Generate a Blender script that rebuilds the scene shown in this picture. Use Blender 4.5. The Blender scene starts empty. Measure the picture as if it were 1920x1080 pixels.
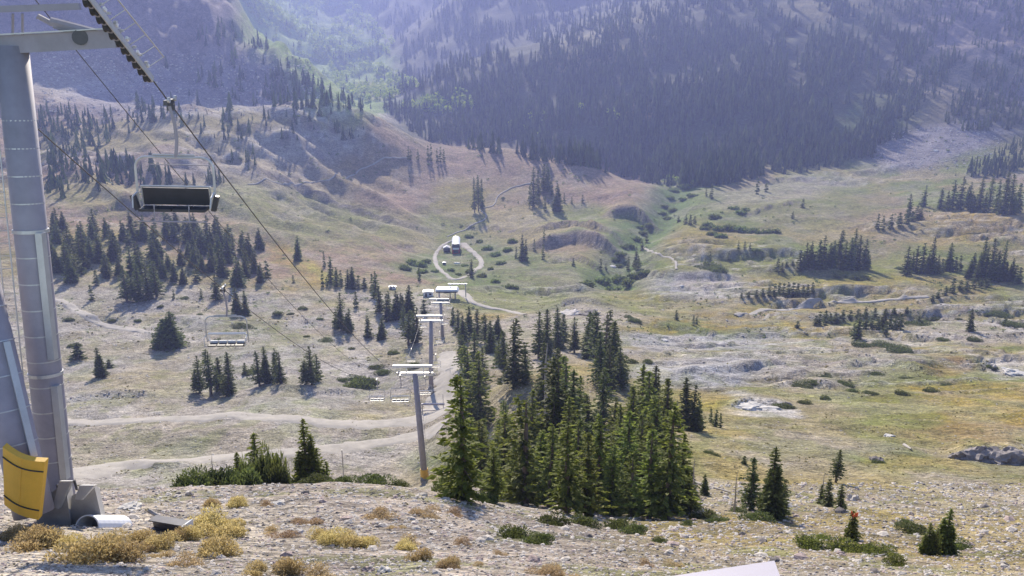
import bpy, math, random
import numpy as np
from mathutils import Vector, Matrix

random.seed(7)
rng = np.random.default_rng(7)
scene = bpy.context.scene
C = scene.collection

# ------------------------------------------------------------------ camera, sky, sun, exposure
W, H, F = 1920.0, 1080.0, 1663.0
PITCH = math.radians(17.0)
cam_d = bpy.data.cameras.new("camera")
cam_d.sensor_width = 36.0
cam_d.lens = 36.0 * F / W
cam_d.clip_start = 0.1
cam_d.clip_end = 20000.0
cam = bpy.data.objects.new("camera", cam_d)
cam.location = (0, 0, 0)
cam.rotation_euler = (math.radians(90) - PITCH, 0, 0)
C.objects.link(cam)
scene.camera = cam

SUN_EL, SUN_AZ = math.radians(26.0), math.radians(-8.0)   # azimuth measured from +Y towards +X
SUN_DIR = Vector((math.sin(SUN_AZ) * math.cos(SUN_EL), math.cos(SUN_AZ) * math.cos(SUN_EL), math.sin(SUN_EL)))
world = bpy.data.worlds.new("World")
scene.world = world
world.use_nodes = True
wn = world.node_tree
wn.nodes.clear()
sky = wn.nodes.new("ShaderNodeTexSky")
sky.sky_type = 'NISHITA'
sky.sun_disc = False
sky.sun_elevation = SUN_EL
sky.sun_rotation = SUN_AZ
sky.altitude = 2900
bg = wn.nodes.new("ShaderNodeBackground")
bg.inputs[1].default_value = 0.115
wo = wn.nodes.new("ShaderNodeOutputWorld")
wn.links.new(sky.outputs[0], bg.inputs[0])
wn.links.new(bg.outputs[0], wo.inputs[0])
sl = bpy.data.lights.new("sun", 'SUN')
sl.energy = 5.0
sl.angle = math.radians(0.55)
sl.color = (1.0, 0.90, 0.75)
so = bpy.data.objects.new("sun", sl)
so.rotation_euler = SUN_DIR.to_track_quat('Z', 'Y').to_euler()
so.location = (0, 0, 50)
C.objects.link(so)
vs = scene.view_settings
vs.view_transform = 'Standard'
vs.look = 'None'
vs.gamma = 1.0
vs.use_curve_mapping = False
vs.exposure = 1.0
scene.cycles.use_denoising = True
scene.cycles.max_bounces = 5
scene.cycles.diffuse_bounces = 2
scene.cycles.glossy_bounces = 2
scene.cycles.transmission_bounces = 3
scene.cycles.volume_bounces = 1
scene.cycles.transparent_max_bounces = 6
HAZE_DENSITY = 0.00019

CP, SP = math.cos(PITCH), math.sin(PITCH)

def pix2ut(px, py):
    dx = (np.asarray(px, float) - W / 2) / F
    dy = (H / 2 - np.asarray(py, float)) / F
    yy = CP + dy * SP
    return dx / yy, (-SP + dy * CP) / yy

def ut2pix(u, t):
    # point (u, 1, t)
    d = CP - t * SP
    return W / 2 + F * u / d, H / 2 - F * (SP + t * CP) / d

# ------------------------------------------------------------------ noise
def _hash(ix, iy, s):
    h = (ix.astype(np.int64) * 374761393 + iy.astype(np.int64) * 668265263 + s * 982451653) & 0x7fffffff
    h = ((h ^ (h >> 13)) * 1274126177) & 0x7fffffff
    h = (h ^ (h >> 16)) & 0x7fffffff
    return h / float(0x7fffffff)

def vnoise(x, y, s=0):
    x0 = np.floor(x); y0 = np.floor(y)
    fx = x - x0; fy = y - y0
    fx = fx * fx * fx * (fx * (fx * 6 - 15) + 10)
    fy = fy * fy * fy * (fy * (fy * 6 - 15) + 10)
    a = _hash(x0, y0, s); b = _hash(x0 + 1, y0, s); c = _hash(x0, y0 + 1, s); d = _hash(x0 + 1, y0 + 1, s)
    return (a + (b - a) * fx) + ((c + (d - c) * fx) - (a + (b - a) * fx)) * fy

def fbm(x, y, octv=4, s=0, gain=0.5):
    v = 0; a = 1; n = 0
    for i in range(octv):
        ang = 0.6 * i
        xr = x * math.cos(ang) - y * math.sin(ang); yr = x * math.sin(ang) + y * math.cos(ang)
        v = v + a * vnoise(xr * 2 ** i + 17.3 * i, yr * 2 ** i - 9.1 * i, s + i); n += a; a *= gain
    return v / n

def sstep(a, b, x):
    t = np.clip((x - a) / (b - a), 0, 1)
    return t * t * (3 - 2 * t)

# ------------------------------------------------------------------ terrain: surveyed points (bearing, depression, distance)
CTRL = """
960 1080 14;0 1080 13;1900 1080 18;400 1080 13.5;1400 1080 17
0 1000 17.5;150 985 19;300 1000 19;600 1000 19.5;960 1010 20.5;1130 1015 22
100 940 23;200 930 25;300 915 28;450 912 29;600 912 29;750 914 29;850 928 30
960 950 33;1090 985 31;1220 1005 32
1240 1045 24;1400 1045 24;1600 1050 24;1800 1065 23;1900 1060 25
1440 970 46;1590 1012 33;1765 1045 30;1900 1020 34;1330 985 40
1300 960 50;1560 945 60;1700 960 55;1900 960 58;1240 975 46
1500 880 88;1700 880 90;1900 880 94;1350 865 88
1600 820 118;1850 820 122;1900 760 158;1450 800 125
1290 805 118;1400 770 148;1600 750 168;1700 720 192;1900 710 205
1250 720 185;1400 690 220;1600 680 235;1850 670 248
1230 640 292;1450 650 275;1600 640 292;1900 640 288
1200 590 360;1450 580 372;1700 580 375;1900 560 398
1180 500 520;1300 520 480;1600 500 510;1850 510 480;1400 470 560
1180 540 450;1000 560 415;950 520 490
1250 430 630;1500 430 620;1750 410 655;1900 400 660;1600 460 570
1250 370 790;1400 360 810;1600 330 890;1750 320 890;1900 310 890
1400 310 980;1290 325 985;1600 300 970
1600 200 1150;1780 260 990;1900 220 1090;1780 180 1150;1900 100 1320;1700 100 1330
1500 150 1260;1300 200 1220;1300 100 1470;1500 50 1520;1500 0 1660;1700 0 1570;1900 0 1520
1100 230 1250;1000 250 1220;1000 315 1110;1100 340 1080;880 300 1150;1200 360 970
830 275 1000;950 275 1000;1100 305 930;1240 347 840
900 200 1400;820 200 1480;900 110 1700;1000 112 1560;1100 80 1570;1180 65 1580;1330 0 1700;820 150 1600
950 60 2300;1100 40 2200;1100 0 2400;900 0 2500
740 235 1350;730 192 1800;640 130 2600;720 150 2300;560 60 3000;640 0 3700;480 0 3400;760 60 2900;800 0 3200;690 175 2100
425 6 1480;465 50 1450;500 95 1425;530 115 1400;560 136 1380;600 160 1340;640 184 1310;690 210 1250
540 160 2050;460 60 2400;620 190 1800;560 146 1560;500 108 1610;430 34 1680;640 196 1470;690 214 1400;590 165 1480;530 120 1560;465 60 1640
300 0 1360;0 0 1290;250 100 1240;100 80 1205;0 120 1150;150 0 1310;250 190 1090;400 190 1140;500 195 1170;100 190 1000;0 200 950
460 213 930;350 215 930;270 222 950;560 205 940;660 212 955;720 236 980;790 268 1000
460 224 1030;600 226 1090;700 248 1130
170 262 860;0 280 800;100 300 760
450 300 800;600 300 850;700 330 850;450 350 700;250 300 745;600 400 720;450 420 610;720 430 700
850 300 960;850 400 780;850 470 655;1000 350 860;1000 400 775;1100 400 760;1200 385 770;740 370 800;930 440 700;1080 430 700;1080 490 570
250 390 590;100 420 520;0 450 475;300 480 455;100 530 388;0 560 352;400 520 420;600 520 445;500 560 382;720 545 420;300 560 368;600 470 540;780 500 530
160 590 338;160 640 293;0 680 256;400 620 314;600 620 314;700 620 322;500 690 252;200 720 233;400 745 220;700 700 253;700 760 208
300 792 184;600 790 185;800 800 180;800 850 163;600 850 160;300 850 160;300 900 138;600 905 139;790 905 145;0 850 150;150 900 136;0 780 190
300 950 46;600 950 46;830 955 48;300 942 82;600 942 82;800 940 85;100 960 50;100 945 85
900 945 42;900 905 85;1050 962 48;1000 850 98;1150 800 120;1000 750 153;1130 728 170;960 722 165;1000 660 245;1100 640 275;900 640 285;850 700 228;830 755 212
830 615 318;860 590 345;830 560 376;1090 565 385;1000 600 330
-250 1050 15;-250 950 22;-250 800 175;-250 600 320;-250 400 520;-250 200 900;-250 50 1150;-250 -60 1350
2200 1060 26;2200 950 60;2200 800 130;2200 600 330;2200 400 640;2200 250 980;2200 100 1300;2200 -40 1450
0 -120 2000;400 -120 2600;640 -120 4600;900 -110 3400;1300 -120 2600;1600 -120 2200;1900 -120 2100;-250 -130 2000;2200 -140 2000
0 -150 4600;400 -150 4600;1000 -150 4600;1400 -150 4600;1900 -150 4600;-250 -150 4600;2200 -150 4600
"""
cp = []
for line in CTRL.strip().splitlines():
    for tok in line.split(';'):
        a = [float(v) for v in tok.split()]
        if len(a) == 3: cp.append(a)
cp = np.array(cp)
cu, ct = pix2ut(cp[:, 0], cp[:, 1])
cl = np.log(cp[:, 2])
ext = []
for uu in (-1.5, -0.9, -0.45, 0.0, 0.45, 0.9, 1.5):          # the ground under and beside the viewpoint
    for yy in (3.0, 7.0):
        ext.append((uu, math.log(yy), (-4.3 - 0.40 * yy) / yy))
for yy, tt in ((15, -.67), (60, -.62), (150, -.50), (330, -.36), (650, -.23), (1000, -.10), (1400, 0.05), (2200, .11), (4600, .14)):
    ext.append((-1.5, math.log(yy), tt)); ext.append((1.5, math.log(yy), tt))
ext = np.array(ext)
cu = np.r_[cu, ext[:, 0]]; cl = np.r_[cl, ext[:, 1]]; ct = np.r_[ct, ext[:, 2]]

def tps_fit(x, y, v, lam):
    n = len(x)
    r2 = (x[:, None] - x[None]) ** 2 + (y[:, None] - y[None]) ** 2
    K = 0.5 * r2 * np.log(r2 + 1e-12) + lam * np.eye(n)
    P = np.c_[np.ones(n), x, y]
    A = np.block([[K, P], [P.T, np.zeros((3, 3))]])
    return np.linalg.solve(A, np.r_[v, np.zeros(3)])

def tps_eval(sol, x, y, qx, qy):
    n = len(x); out = np.empty(len(qx))
    for i in range(0, len(qx), 20000):
        a = qx[i:i + 20000]; b = qy[i:i + 20000]
        r2 = (a[:, None] - x[None]) ** 2 + (b[:, None] - y[None]) ** 2
        out[i:i + 20000] = (0.5 * r2 * np.log(r2 + 1e-12)) @ sol[:n] + sol[n] + sol[n + 1] * a + sol[n + 2] * b
    return out
XS = 1.6
sol = tps_fit(cu * XS, cl, ct, 0.0008)

us = np.r_[np.linspace(-1.5, -0.71, 30), np.linspace(-0.70, 0.70, 600), np.linspace(0.71, 1.5, 30)]
Y0, Y1, NR = 4.0, 4600.0, 800
ls = np.linspace(math.log(Y0), math.log(Y1), NR)
gu = np.linspace(-1.5, 1.5, 230); gl = np.linspace(ls[0], ls[-1], 230)
GU, GL = np.meshgrid(gu, gl)
T0 = tps_eval(sol, cu * XS, cl, GU.ravel() * XS, GL.ravel()).reshape(GU.shape)

def bil(grid, fx, fy):
    fx = np.clip(fx, 0, grid.shape[1] - 1.001); fy = np.clip(fy, 0, grid.shape[0] - 1.001)
    x0 = fx.astype(int); y0 = fy.astype(int); ax = fx - x0; ay = fy - y0
    return (grid[y0, x0] * (1 - ax) + grid[y0, x0 + 1] * ax) * (1 - ay) + (grid[y0 + 1, x0] * (1 - ax) + grid[y0 + 1, x0 + 1] * ax) * ay

def cubic_up(grid, fx, fy):
    def w(t): return (-.5 * t + t * t - .5 * t ** 3, 1 - 2.5 * t * t + 1.5 * t ** 3, .5 * t + 2 * t * t - 1.5 * t ** 3, -.5 * t * t + .5 * t ** 3)
    n, m = grid.shape
    x0 = np.clip(np.floor(fx).astype(int), 0, m - 2); wx = w(fx - x0)
    y0 = np.clip(np.floor(fy).astype(int), 0, n - 2); wy = w(fy - y0)
    out = 0
    for j in range(4):
        row = grid[np.clip(y0 - 1 + j, 0, n - 1)]
        acc = 0
        for i in range(4):
            acc = acc + wx[i][None, :] * row[:, np.clip(x0 - 1 + i, 0, m - 1)]
        out = out + wy[j][:, None] * acc
    return out
TT = cubic_up(T0, (us + 1.5) / 3.0 * 229, (ls - ls[0]) / (ls[-1] - ls[0]) * 229)
UU, LL = np.meshgrid(us, ls)
YY = np.exp(LL); XX = UU * YY
ZZ = TT * YY

def col_of(u):
    return np.interp(u, us, np.arange(len(us)))

def hit(px, py, grid=None):
    """distance Y at which the line of sight through a pixel first meets the ground"""
    g = ZZ if grid is None else grid
    u, t = pix2ut(px, py)
    f = float(col_of(u)); i0 = min(int(f), len(us) - 2); a = f - i0
    prof = (g[:, i0] * (1 - a) + g[:, i0 + 1] * a) / np.exp(ls)
    k = np.nonzero((prof >= t) & (ls > math.log(9.0)))[0]
    if len(k) == 0: return None
    k = k[0]
    if k == 0: return math.exp(ls[0])
    p0, p1 = prof[k - 1], prof[k]
    b = (t - p0) / (p1 - p0 + 1e-12)
    return math.exp(ls[k - 1] + b * (ls[k] - ls[k - 1]))

def zat(x, y):
    x = np.atleast_1d(np.asarray(x, float)); y = np.atleast_1d(np.asarray(y, float))
    return bil(ZZ, col_of(x / y), (np.log(y) - ls[0]) / (ls[-1] - ls[0]) * (NR - 1))

PX, PY = ut2pix(UU, TT)

# banks, benches and low cliffs: (line of pixels along the foot, height m, back decay m)
SCARPS = [
    ([(1010, 446), (1060, 436), (1120, 440), (1170, 450)], 11, 60), ([(1005, 474), (1080, 464), (1165, 476)], 23, 50),
    ([(1030, 498), (1080, 490), (1130, 500)], 7, 30), ([(1140, 412), (1190, 406), (1235, 414)], 15, 50),
    ([(470, 345), (560, 362), (650, 397), (760, 436)], 12, 60), ([(520, 295), (580, 288), (625, 300)], 8, 50), ([(540, 248), (600, 243), (640, 249)], 6, 40),
    ([(440, 262), (520, 258)], 6, 50), ([(1040, 583), (1090, 572), (1140, 580)], 6, 25),
    ([(1310, 575), (1420, 568), (1500, 560)], 3, 25), ([(1200, 612), (1300, 618), (1380, 628)], 2.5, 18), ([(1180, 650), (1400, 645), (1460, 640)], 2.2, 18),
    ([(1290, 705), (1380, 700), (1480, 690)], 3.5, 16), ([(1450, 730), (1500, 722), (1560, 728)], 3, 12), ([(1560, 692), (1640, 684), (1740, 700)], 4, 18),
    ([(1360, 768), (1410, 762), (1470, 765)], 2.5, 12), ([(1640, 600), (1760, 590), (1900, 610)], 3, 20), ([(1780, 855), (1850, 850), (1910, 858)], 3.0, 10),
    ([(140, 410), (220, 395), (280, 405)], 6, 40), ([(640, 640), (720, 632), (800, 630)], 3, 18), ([(480, 590), (560, 600), (640, 625)], 2.5, 15),
    ([(230, 880), (300, 886), (360, 884)], 2.0, 8), ([(500, 735), (600, 742), (690, 738)], 2.5, 12), ([(120, 755), (200, 750), (290, 748)], 3, 14),
    ([(1500, 545), (1600, 552), (1740, 556)], 2, 20), ([(1000, 545), (1060, 540), (1100, 545)], 3, 20), ([(700, 462), (790, 470)], 4, 30), ([(660, 560), (720, 570)], 2.5, 14),
    ([(1420, 345), (1500, 338), (1570, 342)], 5, 40), ([(1400, 400), (1500, 380)], 4, 30), ([(960, 380), (1060, 385), (1200, 372)], 4, 40), ([(870, 430), (960, 438), (1010, 442)], 4, 30)]
BASE_ZZ = ZZ.copy()
scarp_mask = np.zeros_like(ZZ)
for pts, h, dec in SCARPS:
    uu, yl = [], []
    for i in range(len(pts) - 1):
        for s in np.linspace(0, 1, 6):
            p = (pts[i][0] + (pts[i + 1][0] - pts[i][0]) * s, pts[i][1] + (pts[i + 1][1] - pts[i][1]) * s)
            yh = hit(*p, grid=BASE_ZZ)
            if yh: uu.append(float(pix2ut(*p)[0])); yl.append(math.log(yh))
    if len(uu) < 3: continue
    o = np.argsort(uu); uu = np.array(uu)[o]; yl = np.array(yl)[o]
    Yc = np.exp(np.interp(UU, uu, yl))
    Yc = Yc * (1 + 0.012 * (fbm(XX / (h * 3.0), YY / 300.0, 3, 5) - .5) * 2)
    d = YY - Yc
    mar = (uu[-1] - uu[0]) * 0.25
    end = sstep(uu[0] - mar, uu[0] + mar, UU) * (1 - sstep(uu[-1] - mar, uu[-1] + mar, UU))
    h = h * .55
    prof = sstep(-0.2 * h, (1.7 if h < 6 else .9) * h, d) * np.exp(-np.maximum(d - h, 0) / dec)
    rag = 0.35 + 1.2 * fbm(XX / (h * 3.2), YY / (h * 8), 3, 31)
    ZZ += h * prof * end * rag
    scarp_mask = np.maximum(scarp_mask, end * sstep(-.2 * h, .2 * h, d) * (1 - sstep(.8 * h, 1.6 * h, d)))

def inpoly(px, py, poly):
    px = np.asarray(px); py = np.asarray(py)
    r = np.zeros(px.shape, bool); n = len(poly)
    for i in range(n):
        x0, y0 = poly[i]; x1, y1 = poly[(i + 1) % n]
        if y0 == y1: continue
        c = ((y0 > py) != (y1 > py)) & (px < (x1 - x0) * (py - y0) / (y1 - y0) + x0)
        r ^= c
    return r

# relief at many sizes; each size only where it stays small beside the viewing distance
for k, lam in enumerate((320, 160, 80, 40, 20, 10, 5, 2.5, 1.2, 0.6)):
    amp = (0.034 if lam > 30 else 0.062) * lam * sstep(lam * 1.5, lam * 9, YY)
    far = sstep(900, 1250, YY)
    amp = amp * (1 + 1.2 * far)
    ZZ += amp * (fbm(XX / lam, YY / lam, 2, 40 + k) - .5) * 1.6
def rng_mask0(x, lo, hi, s): return sstep(lo - s, lo + s, x) * (1 - sstep(hi - s, hi + s, x))
# folds running down the flank of the rounded knoll
fm = sstep(480, 620, YY) * (1 - sstep(960, 1080, YY)) * (1 - sstep(-.16, -.08, UU))
fold = 1 - np.abs(2 * fbm((XX * .75 + YY * .66) / 75 + 2, (-XX * .66 + YY * .75) / 230, 4, 86) - 1)
ZZ += fm * (fold - .62) * 26
# the creek bed below the forest, cut into the basin floor
cpts = [(1275, 340), (1262, 366), (1248, 392), (1225, 420), (1198, 448), (1175, 474), (1158, 500), (1150, 528)]
cw = []
for i in range(len(cpts) - 1):
    for q in np.linspace(0, 1, 6)[:-1]:
        p = (cpts[i][0] + (cpts[i + 1][0] - cpts[i][0]) * q, cpts[i][1] + (cpts[i + 1][1] - cpts[i][1]) * q)
        yh = hit(*p, grid=BASE_ZZ)
        if yh: cw.append((float(pix2ut(*p)[0]) * yh, yh))
cdist = np.full(ZZ.shape, 1e9)
for a, b in cw: cdist = np.minimum(cdist, np.hypot(XX - a, (YY - b) * .6))
creek = np.exp(-(cdist / 17.0) ** 2)
ZZ -= 9.0 * creek
# ledges: low rock steps running along the contours
led_w = fbm(XX / 60 + 3, YY / 60, 3, 81)
led_n = fbm(XX / 55 + led_w * 1.5, YY / 13 + led_w * 2.0, 4, 82)
led_on = np.maximum(sstep(.46, .60, fbm(XX / 120, YY / 90, 3, 83)), .8 * sstep(1180, 1260, PX) * sstep(600, 625, PY) * (1 - sstep(740, 770, PY)) * sstep(.36, .52, fbm(XX / 60, YY / 50, 3, 84))) * sstep(140, 220, YY) * (1 - sstep(950, 1100, YY)) * np.where(UU < -.03, sstep(500, 640, YY) + .35, 1.0)
knoll = rng_mask0(PX, 330, 740, 40) * rng_mask0(PY, 208, 330, 14) * (YY > 500)
led_on = np.clip(np.maximum(led_on, knoll * 1.6 * sstep(.40, .55, fbm(XX / 70, YY / 60, 3, 85))), 0, 1.6) * sstep(.8, 1.3, np.sqrt(((PX - 920) / 350) ** 2 + ((PY - 400) / 130) ** 2)) * (.45 + .55 * (1 - sstep(450, 700, YY)))
ZZ += led_on * 2.1 * np.clip(YY / 400, .45, 1.5) * (sstep(.47, .50, led_n) + sstep(.56, .59, led_n) - 1.0)
ledge = led_on * np.clip(np.exp(-((led_n - .490) / .016) ** 2) + np.exp(-((led_n - .580) / .016) ** 2), 0, 1)
shelf = led_on * (sstep(.59, .60, led_n) * (1 - sstep(.62, .66, led_n)) + sstep(.50, .505, led_n) * (1 - sstep(.52, .54, led_n)))
# gullied rock faces on the far mountain sides
rockL = sstep(1050, 1250, YY) * (1 - sstep(1900, 2200, YY)) * (1 - sstep(-.23, -.16, UU))
rockR = sstep(1000, 1200, YY) * sstep(.36, .5, UU)
rdg = 1 - np.abs(2 * fbm((XX + 0.25 * YY) / 70.0, YY / 240.0, 4, 77) - 1)
ZZ += rockL * (rdg - .6) * 60 + rockR * (rdg - .6) * 30
rdg2 = 1 - np.abs(2 * fbm(XX / 160.0, YY / 500.0, 3, 78) - 1)
ZZ += sstep(1500, 2600, YY) * (rdg2 - .6) * 60 * (1 - rockL)
TT = ZZ / YY
PX, PY = ut2pix(UU, TT)

# ------------------------------------------------------------------ ground colours (where each kind of cover grows)
COL = dict(gravel=(.34, .295, .235), pink=(.37, .31, .265), scree=(.36, .355, .36), grass=(.155, .185, .036), gold=(.31, .225, .040), dry=(.27, .225, .098), red=(.275, .185, .13),
           green=(.085, .150, .028), rock=(.52, .49, .46), dark=(.12, .105, .095), floor=(.05, .06, .03), mtn=(.19, .155, .155), road=(.44, .40, .345), orange=(.29, .18, .07), talus=(.215, .195, .205), yellow=(.33, .30, .05), lush=(.19, .30, .05), stonepale=(.45, .395, .325))
COL = {k: np.array(v) for k, v in COL.items()}
wx = (fbm(XX / 30, YY / 30, 4, 3) - .5) * 2; wy = (fbm(XX / 30 + 50, YY / 30, 4, 9) - .5) * 2
nearw = np.clip(300 / YY, 0.4, 2.5)
QX = PX + wx * 55 * nearw; QY = PY + wy * 22 * nearw
n8 = fbm(XX / 9, YY / 9, 4, 21); n30 = fbm(XX / 35, YY / 35, 4, 22); n2 = fbm(XX / 2.2, YY / 2.2, 3, 23); n90 = fbm(XX / 100, YY / 100, 4, 24)
ground_c = np.empty(ZZ.shape + (3,))
ground_c[:] = COL['gravel']
rocky = np.ones(ZZ.shape) * 0.9

def lay(name, w, rk):
    global ground_c, rocky
    w = np.clip(w, 0, 1)[..., None]
    ground_c = ground_c * (1 - w) + COL[name] * w
    rocky = rocky * (1 - w[..., 0]) + rk * w[..., 0]

def rng_mask(x, lo, hi, s): return sstep(lo - s, lo + s, x) * (1 - sstep(hi - s, hi + s, x))
# broad covers
lay('pink', sstep(.45, .62, n8) * .6 * (YY < 60), .9)
lay('dry', sstep(.46, .60, n30) * rng_mask(YY, 60, 700, 30) * .75, .5)
right_mid = sstep(1120, 1260, QX) * (1 - sstep(985, 1010, QY)) * sstep(520, 545, QY) * (.15 + .85 * sstep(60, 130, YY))
lay('dry', right_mid * .75, .5)
lay('grass', right_mid * sstep(.48, .62, n30) * .8, .3)
lay('gold', right_mid * sstep(.50, .62, n90) * sstep(.42, .55, n8) * .8, .3)
basin = rng_mask(YY, 400, 1000, 60) * (1 - rockL)
lay('dry', basin, .4)
lay('red', basin * (1 - sstep(960, 1100, QX)) * sstep(.4, .6, n90) * .6, .4)
lay('grass', basin * sstep(.42, .60, n30) * sstep(960, 1100, QX), .3)
lay('red', basin * sstep(.45, .62, n90) * .7, .4)
lay('gravel', basin * sstep(.60, .75, n30) * .3, .8)
lay('gold', basin * sstep(1150, 1260, QX) * sstep(410, 440, QY) * sstep(.40, .60, n90) * .55, .3)
far = sstep(930, 1050, YY)
lay('floor', far * sstep(700, 760, QX), .5)
lay('lush', far * (1 - sstep(700, 760, QX)) * sstep(1450, 1600, YY), .3)
lay('mtn', rockL * .95 * (1 - sstep(1380, 1500, YY) * sstep(-.36, -.30, UU)), .95)
lay('mtn', rockR * .8, .95)
lay('floor', sstep(1700, 2000, YY) * sstep(640, 760, QX) * .9, .5)

def blob(name, cx, cy, rx, ry, w=1.0, rk=.4, rot=0, soft=.35):
    global ground_c
    dx = QX - cx; dy = QY - cy
    c, s = math.cos(math.radians(rot)), math.sin(math.radians(rot))
    d = np.sqrt(((dx * c + dy * s) / rx) ** 2 + ((-dx * s + dy * c) / ry) ** 2)
    mod = 1.0 if name in ('rock', 'talus', 'scree', 'gravel') else .66 + .34 * sstep(.36, .58, .5 * n8 + .5 * n2)
    lay(name, (1 - sstep(1 - soft, 1 + soft, d)) * w * mod, rk)
BLOBS = """
red 700 330 200 60 .8 .4 8;red 800 310 160 45 .9 .4 0;red 1080 330 190 50 .9 .4 8;dry 620 300 160 60 .5 .5 10;scree 560 270 110 30 .5 .9 0;gravel 420 320 180 60 .5 .8 0
grass 560 400 200 45 .7 .3 10;grass 850 400 60 60 .8 .3 0;gold 860 370 60 40 .5 .3 0;green 900 500 110 50 .8 .2 0;green 800 500 60 25 .8 .2 0;red 960 510 40 18 .6 .4 0
green 1020 520 120 40 .6 .2 0;green 1290 350 60 50 .8 .2 0;green 1190 450 45 60 .9 .2 -40;green 1340 420 90 20 .8 .2 0;grass 1450 370 200 60 .7 .3 0;gravel 1480 355 140 22 .5 .7 -8
gold 1300 450 110 30 .7 .3 0;gold 1500 520 260 30 .7 .3 0;grass 1480 490 300 30 .7 .3 0;gold 1840 420 120 35 .7 .3 0;dry 1700 430 80 25 .7 .5 0;red 1640 470 60 20 .5 .7 0
scree 1310 535 110 26 .85 .95 0;pink 1330 525 60 15 .6 .95 0;grass 1200 560 100 18 .7 .3 0;gold 1250 565 120 10 .4 .3 0
scree 1330 640 170 16 .85 .9 0;scree 1380 690 150 26 .9 .9 0;scree 1290 700 110 30 .8 .95 0;gravel 1560 680 130 40 .8 .9 0;gravel 1860 620 110 20 .9 .95 0;rock 1880 690 60 16 .8 .95 0;rock 1650 640 110 8 .5 .9 0
green 1420 625 120 10 .5 .3 0;orange 1760 685 50 14 .8 .3 0;gold 1800 760 160 40 .9 .25 0;orange 1830 800 120 22 .5 .3 0;grass 1650 760 70 60 .7 .3 50;green 1690 850 80 26 .75 .2 20;gold 1720 880 110 24 .6 .3 0
rock 1415 757 55 20 .9 1 0;gold 1330 770 90 40 .6 .3 20;gravel 1500 860 150 60 .6 .9 0;green 1880 890 70 22 .7 .25 0;gravel 1800 950 160 40 .7 .9 0;gold 1500 1010 80 22 .5 .5 25
green 850 840 80 30 .85 .2 0;grass 600 770 180 16 .75 .25 0;gold 640 775 120 8 .5 .25 0;grass 330 840 130 28 .6 .4 0;green 380 835 80 20 .6 .3 0;gravel 500 700 120 22 .7 .95 0;gravel 300 820 120 25 .7 .95 0
gold 230 592 80 12 .95 .2 0;yellow 230 592 60 8 .5 .2 0;gold 480 550 110 14 .7 .3 0;grass 440 620 100 16 .8 .3 0;grass 520 655 110 16 .7 .3 0;gold 560 500 90 24 .9 .2 38;yellow 600 520 40 12 .7 .2 30;orange 520 480 70 14 .6 .3 40;gold 170 440 90 20 .5 .3 0
gold 900 590 70 16 .9 .2 0;grass 940 565 120 20 .8 .2 0;gravel 830 690 40 90 .7 .9 0;gravel 820 790 60 40 .7 .9 0;grass 760 690 30 30 .5 .3 0;gold 1110 690 60 40 .4 .4 0
rock 350 214 90 10 .4 .9 0;rock 560 205 130 9 .45 .9 0;rock 240 210 90 12 .2 .9 20;talus 330 160 220 45 .8 1 -10;talus 480 160 160 50 .5 1 20;rock 180 165 130 16 .2 1 -15;dry 230 268 130 12 .8 .5 -8
lush 640 130 100 90 1 .2 30;lush 570 40 120 80 1 .2 0;lush 700 185 40 30 1 .2 0;yellow 690 170 30 20 .7 .2 0;talus 740 180 30 20 .7 1 0;green 830 195 110 20 .7 .2 0;floor 760 20 160 50 .8 .4 0
dry 1110 108 110 22 .6 .8 -8;dry 1060 120 40 8 .6 .9 -20;gold 1200 210 50 22 .5 .4 0;talus 1750 275 130 38 .95 1 -12;grass 1850 300 90 25 .6 .4 -15;green 1650 215 90 40 .6 .3 -20;dry 1800 140 160 60 .45 .9 -25;dry 1560 20 120 20 .5 .8 0;mtn 1840 60 110 60 .7 1 0
dry 1130 60 140 10 .4 .8 -20;red 1400 330 60 20 .6 .4 0
""" 
for line in BLOBS.strip().splitlines():
    for tok in line.split(';'):
        a = tok.split()
        if a[0] == 'lush': pass
        blob(a[0], *[float(v) for v in a[1:6]], rk=float(a[6]), rot=float(a[7]))
lay('rock', shelf * .65, .95)
lay('talus', ledge * .7, 1.0)
lm = (1 - sstep(800, 860, QX)) * sstep(535, 560, QY) * sstep(60, 100, YY)
lay('gravel', lm * (.30 + .45 * sstep(.42, .56, fbm(XX / 14, YY / 20, 4, 91))), .9)
lay('scree', lm * .38 * sstep(.40, .56, fbm(XX / 26 + 5, YY / 40, 4, 92)), .95)
lay('stonepale', (YY < 75) * (.62 - .37 * sstep(1080, 1250, QX)), .95)
lay('dry', (YY < 130) * sstep(1080, 1250, QX) * sstep(.40, .54, n8) * .62, .6)
lay('gold', (YY < 130) * sstep(1150, 1300, QX) * sstep(.54, .64, n30) * .5, .5)
lay('pink', (YY < 75) * sstep(.50, .62, n8) * .5, .9)
lay('green', np.clip(creek * 1.4, 0, 1) * .9, .2)
# exposed earth on the near bank faces, painted shade on the far ones, thin grass tongues, mottling of the covers themselves
lay('scree', scarp_mask * .40 * (YY < 520), 1.0)
lay('mtn', scarp_mask * .7 * (YY >= 520), 1.0)  # shade of the far bank faces put into their colour
mott = sstep(.50, .64, fbm(XX / 4.5, YY / 9, 4, 61))
lay('grass', mott * .35 * rng_mask(YY, 70, 600, 30), .3)
mott2 = sstep(.52, .66, fbm(XX / 16 + 7, YY / 22, 4, 62))
lay('gravel', mott2 * .32 * rng_mask(YY, 60, 900, 30), .9)
lay('grass', sstep(.55, .68, n2) * sstep(.5, .6, n8) * .5 * (YY < 70), .4)

# ------------------------------------------------------------------ materials
def new_mat(name):
    m = bpy.data.materials.new(name); m.use_nodes = True
    nt = m.node_tree
    return m, nt, nt.nodes, nt.links, nt.nodes["Principled BSDF"]

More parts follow.
